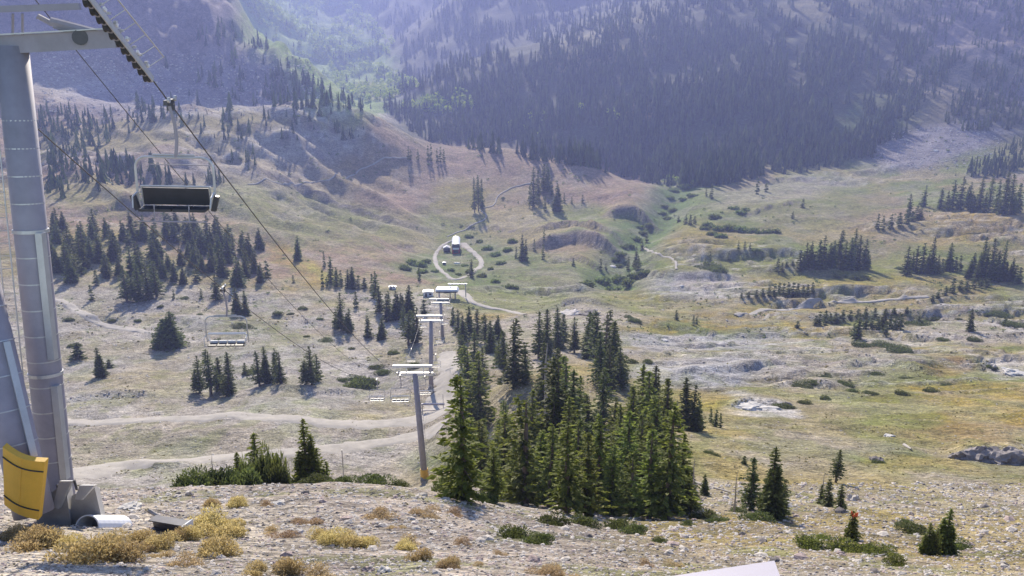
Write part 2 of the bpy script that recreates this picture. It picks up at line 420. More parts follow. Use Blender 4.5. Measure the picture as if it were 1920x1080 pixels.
def mixc(nt, fac, a, b, mode='MIX'):
    n = nt.nodes.new("ShaderNodeMix"); n.data_type = 'RGBA'; n.blend_type = mode
    for sock, val in ((n.inputs[0], fac), (n.inputs[6], a), (n.inputs[7], b)):
        if isinstance(val, (int, float)): sock.default_value = val
        elif isinstance(val, tuple): sock.default_value = val + (1,) if len(val) == 3 else val
        else: nt.links.new(val, sock)
    return n.outputs[2]

def noise(nt, co, scale, detail=4, rough=.6):
    n = nt.nodes.new("ShaderNodeTexNoise"); n.inputs['Scale'].default_value = scale; n.inputs['Detail'].default_value = detail; n.inputs['Roughness'].default_value = rough
    nt.links.new(co, n.inputs['Vector']); return n.outputs[0]

def ramp(nt, x, a, b, lo=0.0, hi=1.0):
    n = nt.nodes.new("ShaderNodeMapRange"); n.inputs[1].default_value = a; n.inputs[2].default_value = b; n.inputs[3].default_value = lo; n.inputs[4].default_value = hi
    nt.links.new(x, n.inputs[0]); return n.outputs[0]

def math_n(nt, op, a, b):
    n = nt.nodes.new("ShaderNodeMath"); n.operation = op
    for s, v in ((n.inputs[0], a), (n.inputs[1], b)):
        if isinstance(v, (int, float)): s.default_value = v
        else: nt.links.new(v, s)
    return n.outputs[0]

def ground_material():
    m, nt, N, L, B = new_mat("alpine_ground")
    at = N.new("ShaderNodeVertexColor"); at.layer_name = "cover"
    geo = N.new("ShaderNodeNewGeometry"); co = geo.outputs['Position']
    bright = None
    for sc, lo, hi in ((0.045, .78, 1.2), (0.16, .70, 1.28), (0.55, .62, 1.36), (2.2, .58, 1.42), (8.0, .60, 1.40)):
        v = ramp(nt, noise(nt, co, sc, 4, .65), .3, .7, lo, hi)
        bright = v if bright is None else math_n(nt, 'MULTIPLY', bright, v)
    cb = N.new("ShaderNodeCombineColor"); 
    for i in range(3): L.new(bright, cb.inputs[i])
    c = mixc(nt, 1.0, at.outputs[0], cb.outputs[0], 'MULTIPLY')
    # grass tufts and dry stems between the stones, stones between the grass
    soft = ramp(nt, at.outputs[1], .2, .95, .75, .15)
    tuft = math_n(nt, 'MULTIPLY', ramp(nt, noise(nt, co, .42, 6, .78), .53, .62), soft)
    c = mixc(nt, tuft, c, (.115, .115, .04))
    vor = N.new("ShaderNodeTexVoronoi"); vor.inputs['Scale'].default_value = 1.3; L.new(co, vor.inputs['Vector'])
    stone = math_n(nt, 'MULTIPLY', ramp(nt, vor.outputs[0], .30, .22), ramp(nt, noise(nt, co, .25, 3), .52, .6))
    c = mixc(nt, math_n(nt, 'MULTIPLY', stone, .55), c, (.44, .42, .40))
    L.new(c, B.inputs['Base Color'])
    B.inputs['Roughness'].default_value = .95
    B.inputs['Specular IOR Level'].default_value = .15
    v2 = N.new("ShaderNodeTexVoronoi"); v2.inputs['Scale'].default_value = 7.0; L.new(co, v2.inputs['Vector'])
    hgt = math_n(nt, 'ADD', math_n(nt, 'ADD', math_n(nt, 'MULTIPLY', noise(nt, co, 1.1, 6, .7), 1.2), math_n(nt, 'MULTIPLY', noise(nt, co, .22, 5, .7), 3.0)), math_n(nt, 'MULTIPLY', v2.outputs[0], .12))
    bp = N.new("ShaderNodeBump"); bp.inputs['Strength'].default_value = .9; bp.inputs['Distance'].default_value = .6
    L.new(hgt, bp.inputs['Height']); L.new(bp.outputs[0], B.inputs['Normal'])
    return m

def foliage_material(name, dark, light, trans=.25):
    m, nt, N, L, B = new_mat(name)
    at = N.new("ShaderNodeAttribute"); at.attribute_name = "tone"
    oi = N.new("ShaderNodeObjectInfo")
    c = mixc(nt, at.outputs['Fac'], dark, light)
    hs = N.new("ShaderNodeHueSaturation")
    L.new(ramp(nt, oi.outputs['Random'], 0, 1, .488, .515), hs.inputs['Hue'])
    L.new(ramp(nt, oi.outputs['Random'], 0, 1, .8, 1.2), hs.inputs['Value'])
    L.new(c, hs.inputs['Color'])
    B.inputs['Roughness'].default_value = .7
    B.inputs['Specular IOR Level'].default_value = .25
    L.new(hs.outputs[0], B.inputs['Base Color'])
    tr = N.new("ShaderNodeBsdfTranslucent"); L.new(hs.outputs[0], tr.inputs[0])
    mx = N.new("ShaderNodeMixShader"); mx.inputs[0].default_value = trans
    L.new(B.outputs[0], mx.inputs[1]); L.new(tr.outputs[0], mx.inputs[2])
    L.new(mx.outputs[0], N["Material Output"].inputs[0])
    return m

def plain_material(name, col, rough=.6, metal=0.0, var=.25, scale=3.0, bump=0.0, dirt=None):
    m, nt, N, L, B = new_mat(name)
    tc = N.new("ShaderNodeTexCoord")
    v = noise(nt, tc.outputs['Object'], scale, 6, .65)
    lo = tuple(x * (1 - var) for x in col); hi = tuple(min(1, x * (1 + var)) for x in col)
    c = mixc(nt, ramp(nt, v, .3, .7), lo, hi)
    if dirt:
        d = ramp(nt, noise(nt, tc.outputs['Object'], scale * .35, 5, .7), .52, .68)
        c = mixc(nt, math_n(nt, 'MULTIPLY', d, .6), c, dirt)
    L.new(c, B.inputs['Base Color'])
    B.inputs['Roughness'].default_value = rough; B.inputs['Metallic'].default_value = metal
    if bump:
        bp = N.new("ShaderNodeBump"); bp.inputs['Strength'].default_value = bump; bp.inputs['Distance'].default_value = .05
        L.new(noise(nt, tc.outputs['Object'], scale * 2.5, 6, .7), bp.inputs['Height']); L.new(bp.outputs[0], B.inputs['Normal'])
    return m
M = {}
M['ground'] = ground_material()
M['fir'] = foliage_material("fir_needles", (.036, .058, .024), (.200, .225, .060), .42)
M['fir_light'] = foliage_material("yellowish_fir_needles", (.07, .10, .025), (.27, .28, .05), .42)  # yellower, paler needles for the grove's left fir and the ribbon fir
M['fir_green_bright'] = foliage_material("brightened_green_fir_needles", (.055, .088, .023), (.30, .33, .068), .55)  # firs' sunlit look put into a brighter needle colour; junipers share it
M['forest'] = foliage_material("forest_needles", (.020, .044, .022), (.125, .165, .055), .32)
M['aspen'] = foliage_material("aspen_leaves", (.15, .25, .035), (.42, .52, .07), .48)
M['willow'] = foliage_material("willow_leaves", (.085, .125, .035), (.23, .27, .08), .4)
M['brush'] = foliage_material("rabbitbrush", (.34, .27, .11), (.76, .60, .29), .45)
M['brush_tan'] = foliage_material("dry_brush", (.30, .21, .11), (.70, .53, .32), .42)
M['tuft'] = foliage_material("dry_grass", (.20, .19, .07), (.42, .37, .16), .4)
M['trunk'] = plain_material("fir_bark", (.13, .105, .085), .9, 0, .35, 6, .5)
M['dead'] = plain_material("weathered_wood", (.36, .33, .30), .85, 0, .25, 8, .3)
M['stone'] = plain_material("limestone", (.52, .47, .41), .9, 0, .3, 2.5, .6)
M['stone_pink'] = plain_material("pinkish_stone", (.40, .31, .28), .9, 0, .3, 2.5, .6)
M['stone_dark'] = plain_material("dark_stone", (.16, .14, .13), .9, 0, .35, 2.5, .6)
M['stone_white'] = plain_material("white_stone", (.56, .53, .48), .85, 0, .25, 1.6, .7, dirt=(.36, .33, .29))
M['outcrop'] = plain_material('grey_outcrop', (.27, .24, .225), .9, 0, .4, 1.2, .9, dirt=(.40, .37, .34))
M['road'] = plain_material("packed_dirt", (.345, .315, .272), .95, 0, .2, .5, .2, dirt=(.30, .27, .22))
M['galv'] = plain_material("galvanised_steel", (.33, .31, .35), .65, .1, .12, 1.5, 0, dirt=(.25, .24, .25))
M['galv_light'] = plain_material("bright_galvanised_steel", (.52, .52, .52), .42, .4, .12, 2.0)
M['steel_dark'] = plain_material("dark_steel", (.09, .09, .10), .5, .5, .25, 3)
M['rubber'] = plain_material("black_rubber", (.03, .03, .032), .6, 0, .2, 4)
M['pad'] = plain_material("black_vinyl", (.035, .036, .045), .5, 0, .2, 4)
M['yellow'] = plain_material("yellow_padding", (.80, .46, .05), .55, 0, .12, 1.2, .15, dirt=(.45, .27, .06))
M['concrete'] = plain_material("concrete", (.34, .33, .32), .9, 0, .18, 2.0, .2, dirt=(.22, .20, .19))
M['white'] = plain_material("white_painted_metal", (.78, .78, .78), .45, 0, .06, 1)
M['roof_pale'] = plain_material("pale_sheet_metal", (.25, .24, .30), .5, .1, .06, .6)
M['red'] = plain_material("red_paint", (.42, .05, .04), .5, 0, .15, 1)
M['glass'] = plain_material("dark_glass", (.03, .035, .04), .1, 0, .1, 1)
M['flag'] = plain_material("orange_fabric", (.85, .16, .06), .7, 0, .15, 6)

# ------------------------------------------------------------------ mesh helpers
def mesh_np(name, verts, faces, mats, tone=None, smooth=False, matidx=None):
    """faces: list of arrays (n,3) or (n,4)"""
    me = bpy.data.meshes.new(name)
    faces = [f for f in faces if len(f)]
    nl = sum(f.size for f in faces); nf = sum(len(f) for f in faces)
    me.vertices.add(len(verts)); me.vertices.foreach_set("co", np.asarray(verts, np.float32).ravel())
    me.loops.add(nl); me.polygons.add(nf)
    me.loops.foreach_set("vertex_index", np.concatenate([f.ravel() for f in faces]).astype(np.int32))
    sizes = np.concatenate([np.full(len(f), f.shape[1]) for f in faces])
    st = np.r_[0, np.cumsum(sizes)[:-1]]
    me.polygons.foreach_set("loop_start", st.astype(np.int32))
    try: me.polygons.foreach_set("loop_total", sizes.astype(np.int32))
    except Exception: pass
    me.polygons.foreach_set("use_smooth", np.full(nf, bool(smooth)))
    for m in (mats if isinstance(mats, (list, tuple)) else [mats]): me.materials.append(m)
    if matidx is not None: me.polygons.foreach_set("material_index", np.asarray(matidx, np.int32))
    if tone is not None:
        a = me.attributes.new("tone", 'FLOAT', 'POINT'); a.data.foreach_set("value", np.asarray(tone, np.float32))
    me.update(calc_edges=True); me.validate()
    return me

class MB:
    def __init__(s): s.v = []; s.q = []; s.t = []; s.sm = False
    def add(s, v, quads=(), tris=()):
        b = len(s.v); s.v += [tuple(p) for p in v]
        s.q += [tuple(b + i for i in f) for f in quads]; s.t += [tuple(b + i for i in f) for f in tris]; return s
    def box(s, c, size, rot=None, taper=1.0):
        hx, hy, hz = size[0] / 2, size[1] / 2, size[2] / 2
        P = [Vector((x * hx * (taper if z > 0 else 1), y * hy * (taper if z > 0 else 1), z * hz)) for z in (-1, 1) for y in (-1, 1) for x in (-1, 1)]
        if rot is not None: P = [rot @ p for p in P]
        c = Vector(c)
        return s.add([p + c for p in P], [(0, 2, 3, 1), (4, 5, 7, 6), (0, 1, 5, 4), (2, 6, 7, 3), (0, 4, 6, 2), (1, 3, 7, 5)])
    def tube(s, pts, r, n=8, cap=True):
        pts = [Vector(p) for p in pts]; rs = r if isinstance(r, (list, tuple)) else [r] * len(pts)
        ref = None; base = len(s.v)
        for i, p in enumerate(pts):
            d = (pts[min(i + 1, len(pts) - 1)] - pts[max(i - 1, 0)]).normalized()
            if ref is None:
                ref = Vector((0, 0, 1)) if abs(d.z) < .9 else Vector((1, 0, 0))
            a = d.cross(ref)
            if a.length < 1e-5: a = d.cross(Vector((0.3, 0.7, 0.2)))
            a.normalize(); b = a.cross(d).normalized(); ref = b
            for k in range(n):
                t = 2 * math.pi * k / n
                s.v.append(tuple(p + (a * math.cos(t) + b * math.sin(t)) * rs[i]))
        for i in range(len(pts) - 1):
            for k in range(n):
                k2 = (k + 1) % n
                s.q.append((base + i * n + k, base + i * n + k2, base + (i + 1) * n + k2, base + (i + 1) * n + k))
        if cap:
            for i, sg in ((0, 1), (len(pts) - 1, -1)):
                c = len(s.v); s.v.append(tuple(pts[i]))
                for k in range(n):
                    k2 = (k + 1) % n
                    f = (c, base + i * n + k2, base + i * n + k); s.t.append(f if sg > 0 else f[::-1])
        return s
    def mesh(s, name, mat, smooth=False):
        q = np.array(s.q, int).reshape(-1, 4); t = np.array(s.t, int).reshape(-1, 3)
        return mesh_np(name, np.array(s.v, float), [q, t], mat, smooth=smooth)
    def build(s, name, mat, parent=None, smooth=False):
        return link(name, s.mesh(name, mat, smooth), parent)

def link(name, data, parent=None, loc=None, rot=None, scale=None):
    o = bpy.data.objects.new(name, data); C.objects.link(o)
    if parent is not None: o.parent = parent
    if loc is not None: o.location = loc
    if rot is not None: o.rotation_euler = rot
    if scale is not None: o.scale = scale
    return o

def tag(o, label=None, cat=None, group=None, kind=None):
    if label: o['label'] = label
    if cat: o['category'] = cat
    if group: o['group'] = group
    if kind: o['kind'] = kind
    return o

def thing(name, label, cat, loc=(0, 0, 0), rot=None, group=None):
    return tag(link(name, None, None, loc, rot), label, cat, group)

def copy_tree(o, parent=None):
    c = o.copy(); C.objects.link(c)
    if parent is not None: c.parent = parent
    for ch in list(o.children): copy_tree(ch, c)
    return c

def at_pix(px, py, Y=None):
    """a ground point seen at this pixel, or at a known distance along its bearing"""
    if Y is None: Y = hit(px, py)
    if Y is None: return None
    u, t = pix2ut(px, py)
    x = float(u) * Y
    return Vector((x, Y, float(zat(x, Y)[0])))

def world_at(px, py, Y):
    u, t = pix2ut(px, py); return Vector((float(u) * Y, Y, float(t) * Y))

def m_per_px(px, py, Y):
    _, t = pix2ut(px, py); return Y * (CP - float(t) * SP) / F

# ------------------------------------------------------------------ the ground
nR, nC = ZZ.shape
idx = np.arange(nR * nC).reshape(nR, nC)
gq = np.stack([idx[:-1, :-1], idx[:-1, 1:], idx[1:, 1:], idx[1:, :-1]], -1).reshape(-1, 4)
gv = np.stack([XX, YY, ZZ], -1).reshape(-1, 3)
gme = mesh_np("ground", gv, [gq], M['ground'], smooth=True)
ca = gme.color_attributes.new("cover", 'FLOAT_COLOR', 'POINT')
ca.data.foreach_set("color", np.concatenate([np.clip(ground_c, 0, 1), rocky[..., None]], -1).astype(np.float32).ravel())
ground = tag(link("ground", gme), kind='structure')
# ------------------------------------------------------------------ dirt roads: strips laid on the slope
def road(name, pts, widths, Ys=None):
    P = []
    for i, p in enumerate(pts):
        P.append(at_pix(p[0], p[1], None if Ys is None else Ys[i]))
    P = [p for p in P if p is not None]
    # smooth path through the points
    def cr(p0, p1, p2, p3, t):
        return 0.5 * ((2 * p1) + (-p0 + p2) * t + (2 * p0 - 5 * p1 + 4 * p2 - p3) * t * t + (-p0 + 3 * p1 - 3 * p2 + p3) * t ** 3)
    path, wid = [], []
    for i in range(len(P) - 1):
        a, b, c, d = P[max(i - 1, 0)], P[i], P[i + 1], P[min(i + 2, len(P) - 1)]
        n = max(4, int((c - b).length / 1.2))
        for k in range(n):
            path.append(cr(a, b, c, d, k / n)); wid.append(widths[i] + (widths[i + 1] - widths[i]) * k / n)
    path.append(P[-1]); wid.append(widths[len(P) - 1])
    V, Q = [], []
    K = 7
    for i, p in enumerate(path):
        d = path[min(i + 1, len(path) - 1)] - path[max(i - 1, 0)]; d.z = 0; d.normalize()
        nrm = Vector((d.y, -d.x, 0))
        w = wid[i] * (0.9 + 0.25 * float(vnoise(np.array([i * .13]), np.array([3.1]), 5)[0]))
        jl, jr = [.75 + .6 * float(vnoise(np.array([i * .55 + 40 * e]), np.array([7.7]), 9)[0]) for e in (0, 1)]
        for k in range(K):
            s = (k / (K - 1) - .5); s *= jl if s < 0 else jr
            q = p + nrm * (s * w)
            z = float(zat(q.x, q.y)[0])
            lift = 0.10 + 0.0006 * q.y - (0.22 + .0012 * q.y if k in (0, K - 1) else 0.0) - (0.05 if k in (2, 4) else 0)
            V.append((q.x, q.y, z + lift))
        if i:
            for k in range(K - 1):
                b = (i - 1) * K + k; Q.append((b, b + 1, b + K + 1, b + K))
    me = mesh_np(name, np.array(V), [np.array(Q)], M['road'], smooth=True)
    return tag(link(name, me), kind='structure')
road("dirt_road", [(-60, 795), (90, 792), (220, 790), (330, 785), (460, 782), (560, 786), (660, 794), (740, 792), (800, 782), (835, 765), (842, 735), (846, 700), (838, 660)], [6.5, 6.5, 6.5, 6.5, 7, 7, 8, 9, 12, 13, 11, 9, 6])
road("dirt_track", [(-60, 880), (140, 886), (230, 872), (330, 862), (460, 852), (560, 848), (680, 836), (770, 820), (830, 800)], [7, 9, 9, 7, 6, 6, 6.5, 7, 8])
road("haul_road", [(80, 556), (120, 566), (150, 585), (185, 606), (235, 617), (290, 624), (330, 636)], [5, 5, 5, 5, 5, 4, 3])
road("loop_road", [(852, 449), (830, 460), (816, 478), (820, 500), (836, 514), (858, 524), (885, 512), (902, 498), (898, 484), (882, 470), (868, 456)], [3, 3, 3, 3, 3, 3.5, 3.5, 4, 4, 5, 6])
road("meadow_trail", [(838, 444), (870, 432), (902, 415), (912, 404), (900, 393), (925, 385), (934, 368), (960, 352), (1000, 343)], [1.2] * 9)
road("access_road", [(862, 545), (880, 562), (905, 574), (950, 583), (985, 590)], [7, 5, 4, 3.5, 3])
road("hillside_trail", [(465, 346), (520, 343), (590, 342), (625, 332), (680, 316), (770, 298)], [1.1] * 6)
road("basin_track", [(1380, 592), (1500, 577), (1600, 564), (1740, 556)], [4, 4, 4, 3])
road("footpath", [(1205, 462), (1230, 475), (1262, 488), (1268, 505)], [1.5] * 4)

zlo, zhi = float(ZZ.min()) - 1.5, float(ZZ.max()) + 45
hb = MB().box((0, 2300, (zlo + zhi) / 2), (15200, 5200, zhi - zlo))
hm = bpy.data.materials.new("mountain_haze"); hm.use_nodes = True
hn = hm.node_tree; hn.nodes.clear()
ho = hn.nodes.new("ShaderNodeOutputMaterial"); hv = hn.nodes.new("ShaderNodeVolumePrincipled")
hv.inputs['Color'].default_value = (.45, .52, 1.0, 1)
hv.inputs['Density'].default_value = HAZE_DENSITY
hv.inputs['Anisotropy'].default_value = .22
hn.links.new(hv.outputs[0], ho.inputs['Volume'])
haze = tag(hb.build("haze", hm), kind='stuff')
# ------------------------------------------------------------------ conifers
def fir_mesh(name, seed, Hh=10.0, R=1.7, levels=44, per=8, tufts=5, tl=.62, skirt=.04, lean=0.0, gap=.2, multi=0):
    r = np.random.default_rng(seed)
    V, Q, tone = [], [], []
    stems = [(0.0, 0.0, 1.0)] + [(r.uniform(-.8, .8) * R * .6, r.uniform(-.8, .8) * R * .6, r.uniform(.55, .85)) for _ in range(multi)]
    for sx, sy, sh in stems:
        HH = Hh * sh; RR = R * (0.6 + .4 * sh)
        lobes = [(r.uniform(0, 6.28), r.uniform(.1, .35)) for _ in range(3)]
        ring = r.random(levels)
        for i in range(levels):
            s = skirt + (1 - skirt) * ((i + r.uniform(0, .8)) / levels)
            z = HH * s
            prof = (1 - s) ** .62 * (1.0 if s > .15 else .70 + s * 2) * .85
            n = max(3, int(per * (1 - .55 * s)))
            a0 = r.uniform(0, 6.28)
            for k in range(n):
                if r.random() < gap: continue
                az = a0 + 2 * math.pi * k / n + r.uniform(-.35, .35)
                lob = (1 + sum(w * math.cos(az - p + s * 5 * (j - 1)) for j, (p, w) in enumerate(lobes)) * .6) * (.72 + .5 * ring[i])
                Lb = RR * prof * r.uniform(.55, 1.12) * lob + .10
                droop = r.uniform(.25, .6) * (1 - .7 * s)
                ca, sa = math.cos(az), math.sin(az)
                nt = max(2, int(round(tufts * (.35 + .65 * Lb / R))))
                for j in range(nt):
                    f = (j + .55 + r.uniform(-.2, .3)) / nt
                    rad = Lb * min(f, 1.05)
                    c = np.array([sx + ca * rad, sy + sa * rad, z - droop * rad + .22 * rad * f])
                    for q in range(2):
                        d = np.array([ca + r.normal(0, .5), sa + r.normal(0, .5), r.normal(-.12, .35)]); d /= np.linalg.norm(d)
                        side = np.cross(d, r.normal(size=3)); side /= (np.linalg.norm(side) + 1e-9)
                        l = tl * r.uniform(.6, 1.2) * (.55 + .45 * (1 - s)); w = l * r.uniform(.22, .36)
                        b = len(V)
                        V += [c - d * l * .45, c + side * w, c + d * l * .6, c - side * w]
                        Q.append((b, b + 1, b + 2, b + 3))
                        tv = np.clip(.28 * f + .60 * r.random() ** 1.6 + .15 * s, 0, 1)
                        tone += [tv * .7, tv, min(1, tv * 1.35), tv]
        # leader
        for q in range(5):
            b = len(V); z = HH * r.uniform(.93, 1.0); d = np.array([r.normal(0, .2), r.normal(0, .2), 1.0]); side = np.array([r.normal(), r.normal(), 0]); side /= np.linalg.norm(side)
            c = np.array([sx, sy, z]); V += [c - d * .35, c + side * .10, c + d * .35, c - side * .10]; Q.append((b, b + 1, b + 2, b + 3)); tone += [.4] * 4
    V = np.array(V)
    V[:, 0] += lean * (V[:, 2] / Hh) ** 2 * Hh
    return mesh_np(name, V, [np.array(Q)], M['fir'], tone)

def trunk_mesh(name, seed, Hh=10.0, r0=.17, snag=True):
    r = random.Random(seed); mb = MB()
    mb.tube([(0, 0, -.8), (0.02, 0, Hh * .3), (-.02, .02, Hh * .7), (0, 0, Hh * .97)], [r0 * 1.25, r0, r0 * .55, .02], 7)
    for k in range(10):                                            # dead lower limbs
        z = Hh * r.uniform(.03, .3); a = r.uniform(0, 6.28); l = r.uniform(.4, 1.0)
        mb.tube([(0, 0, z), (math.cos(a) * l, math.sin(a) * l, z - .15 * l)], [.03, .008], 4, cap=False)
    return mb.mesh(name, M['trunk'])
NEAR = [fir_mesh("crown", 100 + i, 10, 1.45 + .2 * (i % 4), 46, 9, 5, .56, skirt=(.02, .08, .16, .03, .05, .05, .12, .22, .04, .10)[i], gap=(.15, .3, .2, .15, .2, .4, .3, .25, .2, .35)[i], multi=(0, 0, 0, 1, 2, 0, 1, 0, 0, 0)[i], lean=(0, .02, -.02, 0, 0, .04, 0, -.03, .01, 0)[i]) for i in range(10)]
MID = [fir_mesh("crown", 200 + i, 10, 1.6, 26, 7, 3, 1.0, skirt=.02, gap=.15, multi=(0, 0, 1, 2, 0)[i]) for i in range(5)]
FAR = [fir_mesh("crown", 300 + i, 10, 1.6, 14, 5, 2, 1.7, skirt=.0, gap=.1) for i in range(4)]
BROAD = [fir_mesh("crown", 260 + i, 10, 3.4, 34, 10, 6, .8, skirt=.03, gap=.2, multi=3) for i in range(2)]
TRUNK = [trunk_mesh("trunk", 5 + i) for i in range(2)]
def width_of(me):
    co = np.empty(len(me.vertices) * 3); me.vertices.foreach_get("co", co); co = co.reshape(-1, 3)
    return np.percentile(np.abs(co[:, :2]).max(1), 95) * 2
WID = {me.name: width_of(me) for me in NEAR + MID + FAR + BROAD}

trees = []      # (px, base_y, top_y, width_px, cluster, flavour, Y)
def trow(cluster, txt, flavour=None, Y=None):
    for tok in txt.replace('\n', ' ').split(';'):
        a = tok.split()
        if len(a) >= 3:
            x, b, t = map(float, a[:3]); w = float(a[3]) if len(a) > 3 else (b - t) * .38
            trees.append([x, b, t, w, cluster, flavour, Y])
ORD = {}
CL = {}         # cluster -> (noun phrase, place phrase, group phrase)
def cluster(key, noun, place, group): CL[key] = (noun, place, group)

cluster('grove_edge', 'tall green fir', 'on the near edge of the big grove', 'firs along the near edge of the big grove')
trow('grove_edge', """905 925 775 74;945 932 765 76;985 945 730 92;1030 950 785 88;1062 962 780 84;1100 968 800 92;1145 965 822 92;1185 968 845 84;1216 972 795 78;1248 974 745 70;1272 962 800 54;
925 940 830 60;965 938 815 64;1010 940 800 64;1122 958 765 64;1170 945 760 64;1082 950 840 70;1232 965 850 60""")
cluster('grove_light', 'tall yellowish green fir', 'at the left end of the big grove', 'yellowish fir of the grove')
trow('grove_light', "872 938 688 84", 'light')
cluster('grove_core', 'dark fir', 'inside the middle of the big grove', 'firs inside the big grove')
trow('grove_core', """900 805 655 72;880 765 645 52;1040 860 665 72;1070 865 690 72;1100 840 735 64;1130 800 680 54;1020 765 640 34;1050 750 650 42;1062 805 660 60;1150 835 740 64;1180 845 720 62;1215 850 690 55;1245 835 705 52;1200 810 678 42;1226 805 683 46;1160 870 770 66;1205 880 760 66;950 840 745 70;1000 850 760 70;1085 790 700 46;1110 880 790 60;1240 880 790 56""")
cluster('grove_right', 'slim fir spire', 'just right of the big grove', 'slim firs right of the big grove')
trow('grove_right', "1283 802 703 38;1297 808 718 36;1309 806 748 22;1332 792 762 12;1341 800 766 14;1350 802 770 10;1320 928 885 18;1293 930 870 30")
cluster('grove_back', 'dark fir', 'at the back of the big grove', 'firs on the far side of the big grove')
trow('grove_back', """965 722 590 56;945 702 618 46;985 712 640 44;1010 672 583 40;1025 662 578 36;1045 656 576 40;1056 652 588 34;1077 662 593 28;1105 672 583 34;1117 682 580 40;1136 692 580 42;1150 712 600 50;1160 728 648 50;1140 738 640 46;1125 722 618 40""")
cluster('grove_lift', 'dark green fir', 'between lift terminal and big grove', 'firs beside the lower lift line')
trow('grove_lift', "920 662 600 44;895 642 578 36;880 632 573 36;868 642 590 34;910 652 588 36;934 682 638 30;860 625 580 26;890 700 620 48;865 690 625 36;905 720 650 44;850 610 575 22;932 640 590 30")
cluster('slope_left', 'bushy dark fir', 'on the gravel slope above the dirt road', 'firs on the gravel slope above the dirt road')
trow('slope_left', """375 737 663 34;396 742 652 46;414 732 668 28;431 740 658 42;487 724 655 32;500 718 648 24;527 719 655 28;518 705 650 16;585 722 646 44;595 714 662 30;460 700 678 16""")
cluster('slope_bushy', 'broad bushy conifer', 'beside the end of the upper dirt track', 'broad conifers by the upper dirt track')
trow('slope_bushy', "326 652 582 58;308 648 600 44")
cluster('slope_lone', 'small twisted conifer', 'alone on the gravel slope left of the road', 'lone small conifers on the gravel slope')
trow('slope_lone', "190 708 650 30;148 672 640 36;205 690 672 22")
cluster('bench_left', 'dark conifer', 'behind the upper dirt track', 'conifers on the bench behind the upper track')
trow('bench_left', "238 566 498 46;262 564 494 42;280 562 500 36;294 556 488 42;406 562 513 40;172 562 533 14;326 560 540 8;378 558 540 8;444 592 538 20;460 592 545 15;182 535 505 16")
cluster('mid_line', 'dark narrow conifer', 'on gravel left of the lift terminal', 'narrow conifers left of the lift terminal')
trow('mid_line', """640 616 548 28;656 622 578 22;630 612 582 18;690 632 590 22;717 637 595 20;705 560 508 16;698 545 512 12;712 585 535 26;726 602 550 24;745 600 545 22;768 592 533 26;766 648 580 30;776 642 590 22;783 642 575 18;728 580 545 24;795 592 560 22;752 585 548 22;757 615 575 22;740 590 560 20""")
cluster('small_row', 'small dark conifer', 'in the row below the grassy hillside', 'small conifers at the foot of the grassy hillside')
trow('small_row', "605 538 505 10;613 538 518 8;631 537 500 18;640 537 505 12;652 540 505 18;662 542 500 22;672 540 515 14;684 540 520 18;668 576 545 14;560 490 442 16;620 530 480 14;608 500 470 8;550 530 515 8")
cluster('basin_a', 'dark fir', 'in the curved grove on the golden basin grass', 'firs of the curved basin grove')
trow('basin_a', """1499 508 468 18;1511 502 455 16;1520 500 452 14;1534 503 450 18;1541 504 442 18;1553 500 455 18;1560 501 450 18;1570 500 431 20;1582 503 452 20;1592 503 445 20;1600 502 430 18;1610 503 440 20;1619 506 448 18;1626 506 470 18;1506 505 470 18;1527 503 470 18;1547 503 474 16;1575 505 470 18;1605 506 472 18""")
cluster('basin_small', 'small dark fir', 'left of the curved grove on the basin grass', 'small firs left of the curved grove')
trow('basin_small', "1458 510 484 14;1466 509 492 12;1475 500 490 12;1486 497 488 12")
cluster('basin_b', 'dark fir', 'in the middle of the right basin grass', 'firs in the middle of the right basin grass')
trow('basin_b', """1698 516 462 20;1709 512 472 16;1716 511 460 14;1728 513 454 16;1737 512 474 16;1745 513 446 18;1757 513 478 18;1765 512 484 14;1779 508 455 18;1790 510 480 16;1799 508 478 14;1750 515 485 18""")
cluster('basin_c', 'dark fir', 'in the stand at the right edge of the basin', 'firs of the right edge stand')
trow('basin_c', """1820 522 474 20;1838 522 443 18;1845 522 462 18;1858 522 447 18;1866 524 470 18;1876 524 451 16;1894 526 484 14;1884 527 490 20;1852 528 490 22;1830 528 490 20;1870 529 492 20;1902 528 496 18;1910 532 500 20""")
cluster('basin_c_low', 'low dark fir', 'in the slanting row at the right edge', 'low firs below the right edge stand')
trow('basin_c_low', "1786 550 520 18;1800 546 524 18;1812 544 522 18;1825 542 520 18;1838 540 520 18;1850 538 520 18;1772 555 535 16;1758 560 548 16;1748 564 552 14")
cluster('basin_d', 'short dark fir', 'in the dense row above the pale track', 'short firs in the low row above the pale track')
trow('basin_d', "1442 554 534 14;1452 555 530 14;1460 556 528 16;1468 556 530 14;1477 556 527 16;1486 555 528 16;1495 554 530 16;1505 553 534 14;1514 552 532 14;1523 550 528 14;1430 556 540 14;1418 557 542 12;1404 558 546 12;1390 559 548 10")
cluster('basin_e', 'short dark fir', 'in the row below the pale track', 'short firs in the row below the pale track')
trow('basin_e', "1528 610 590 14;1536 610 582 14;1547 610 580 16;1556 607 586 14;1566 604 584 18;1580 600 580 16;1594 598 580 16;1608 596 578 16;1622 596 574 14;1640 594 576 14;1660 590 577 14;1676 588 576 14;1700 586 574 12")
cluster('basin_f', 'dark green fir', 'in the short hedge beside the grey rock slab', 'firs beside the grey rock slab')
trow('basin_f', "1608 636 586 22;1600 628 606 16;1622 616 592 20;1634 616 590 18;1645 618 592 18;1655 618 582 16;1668 616 592 18;1678 618 590 18;1688 618 586 18;1660 626 600 18;1495 615 600 14")
cluster('basin_lone', 'single small conifer', 'on the right basin slope', 'single conifers on the right basin slope')
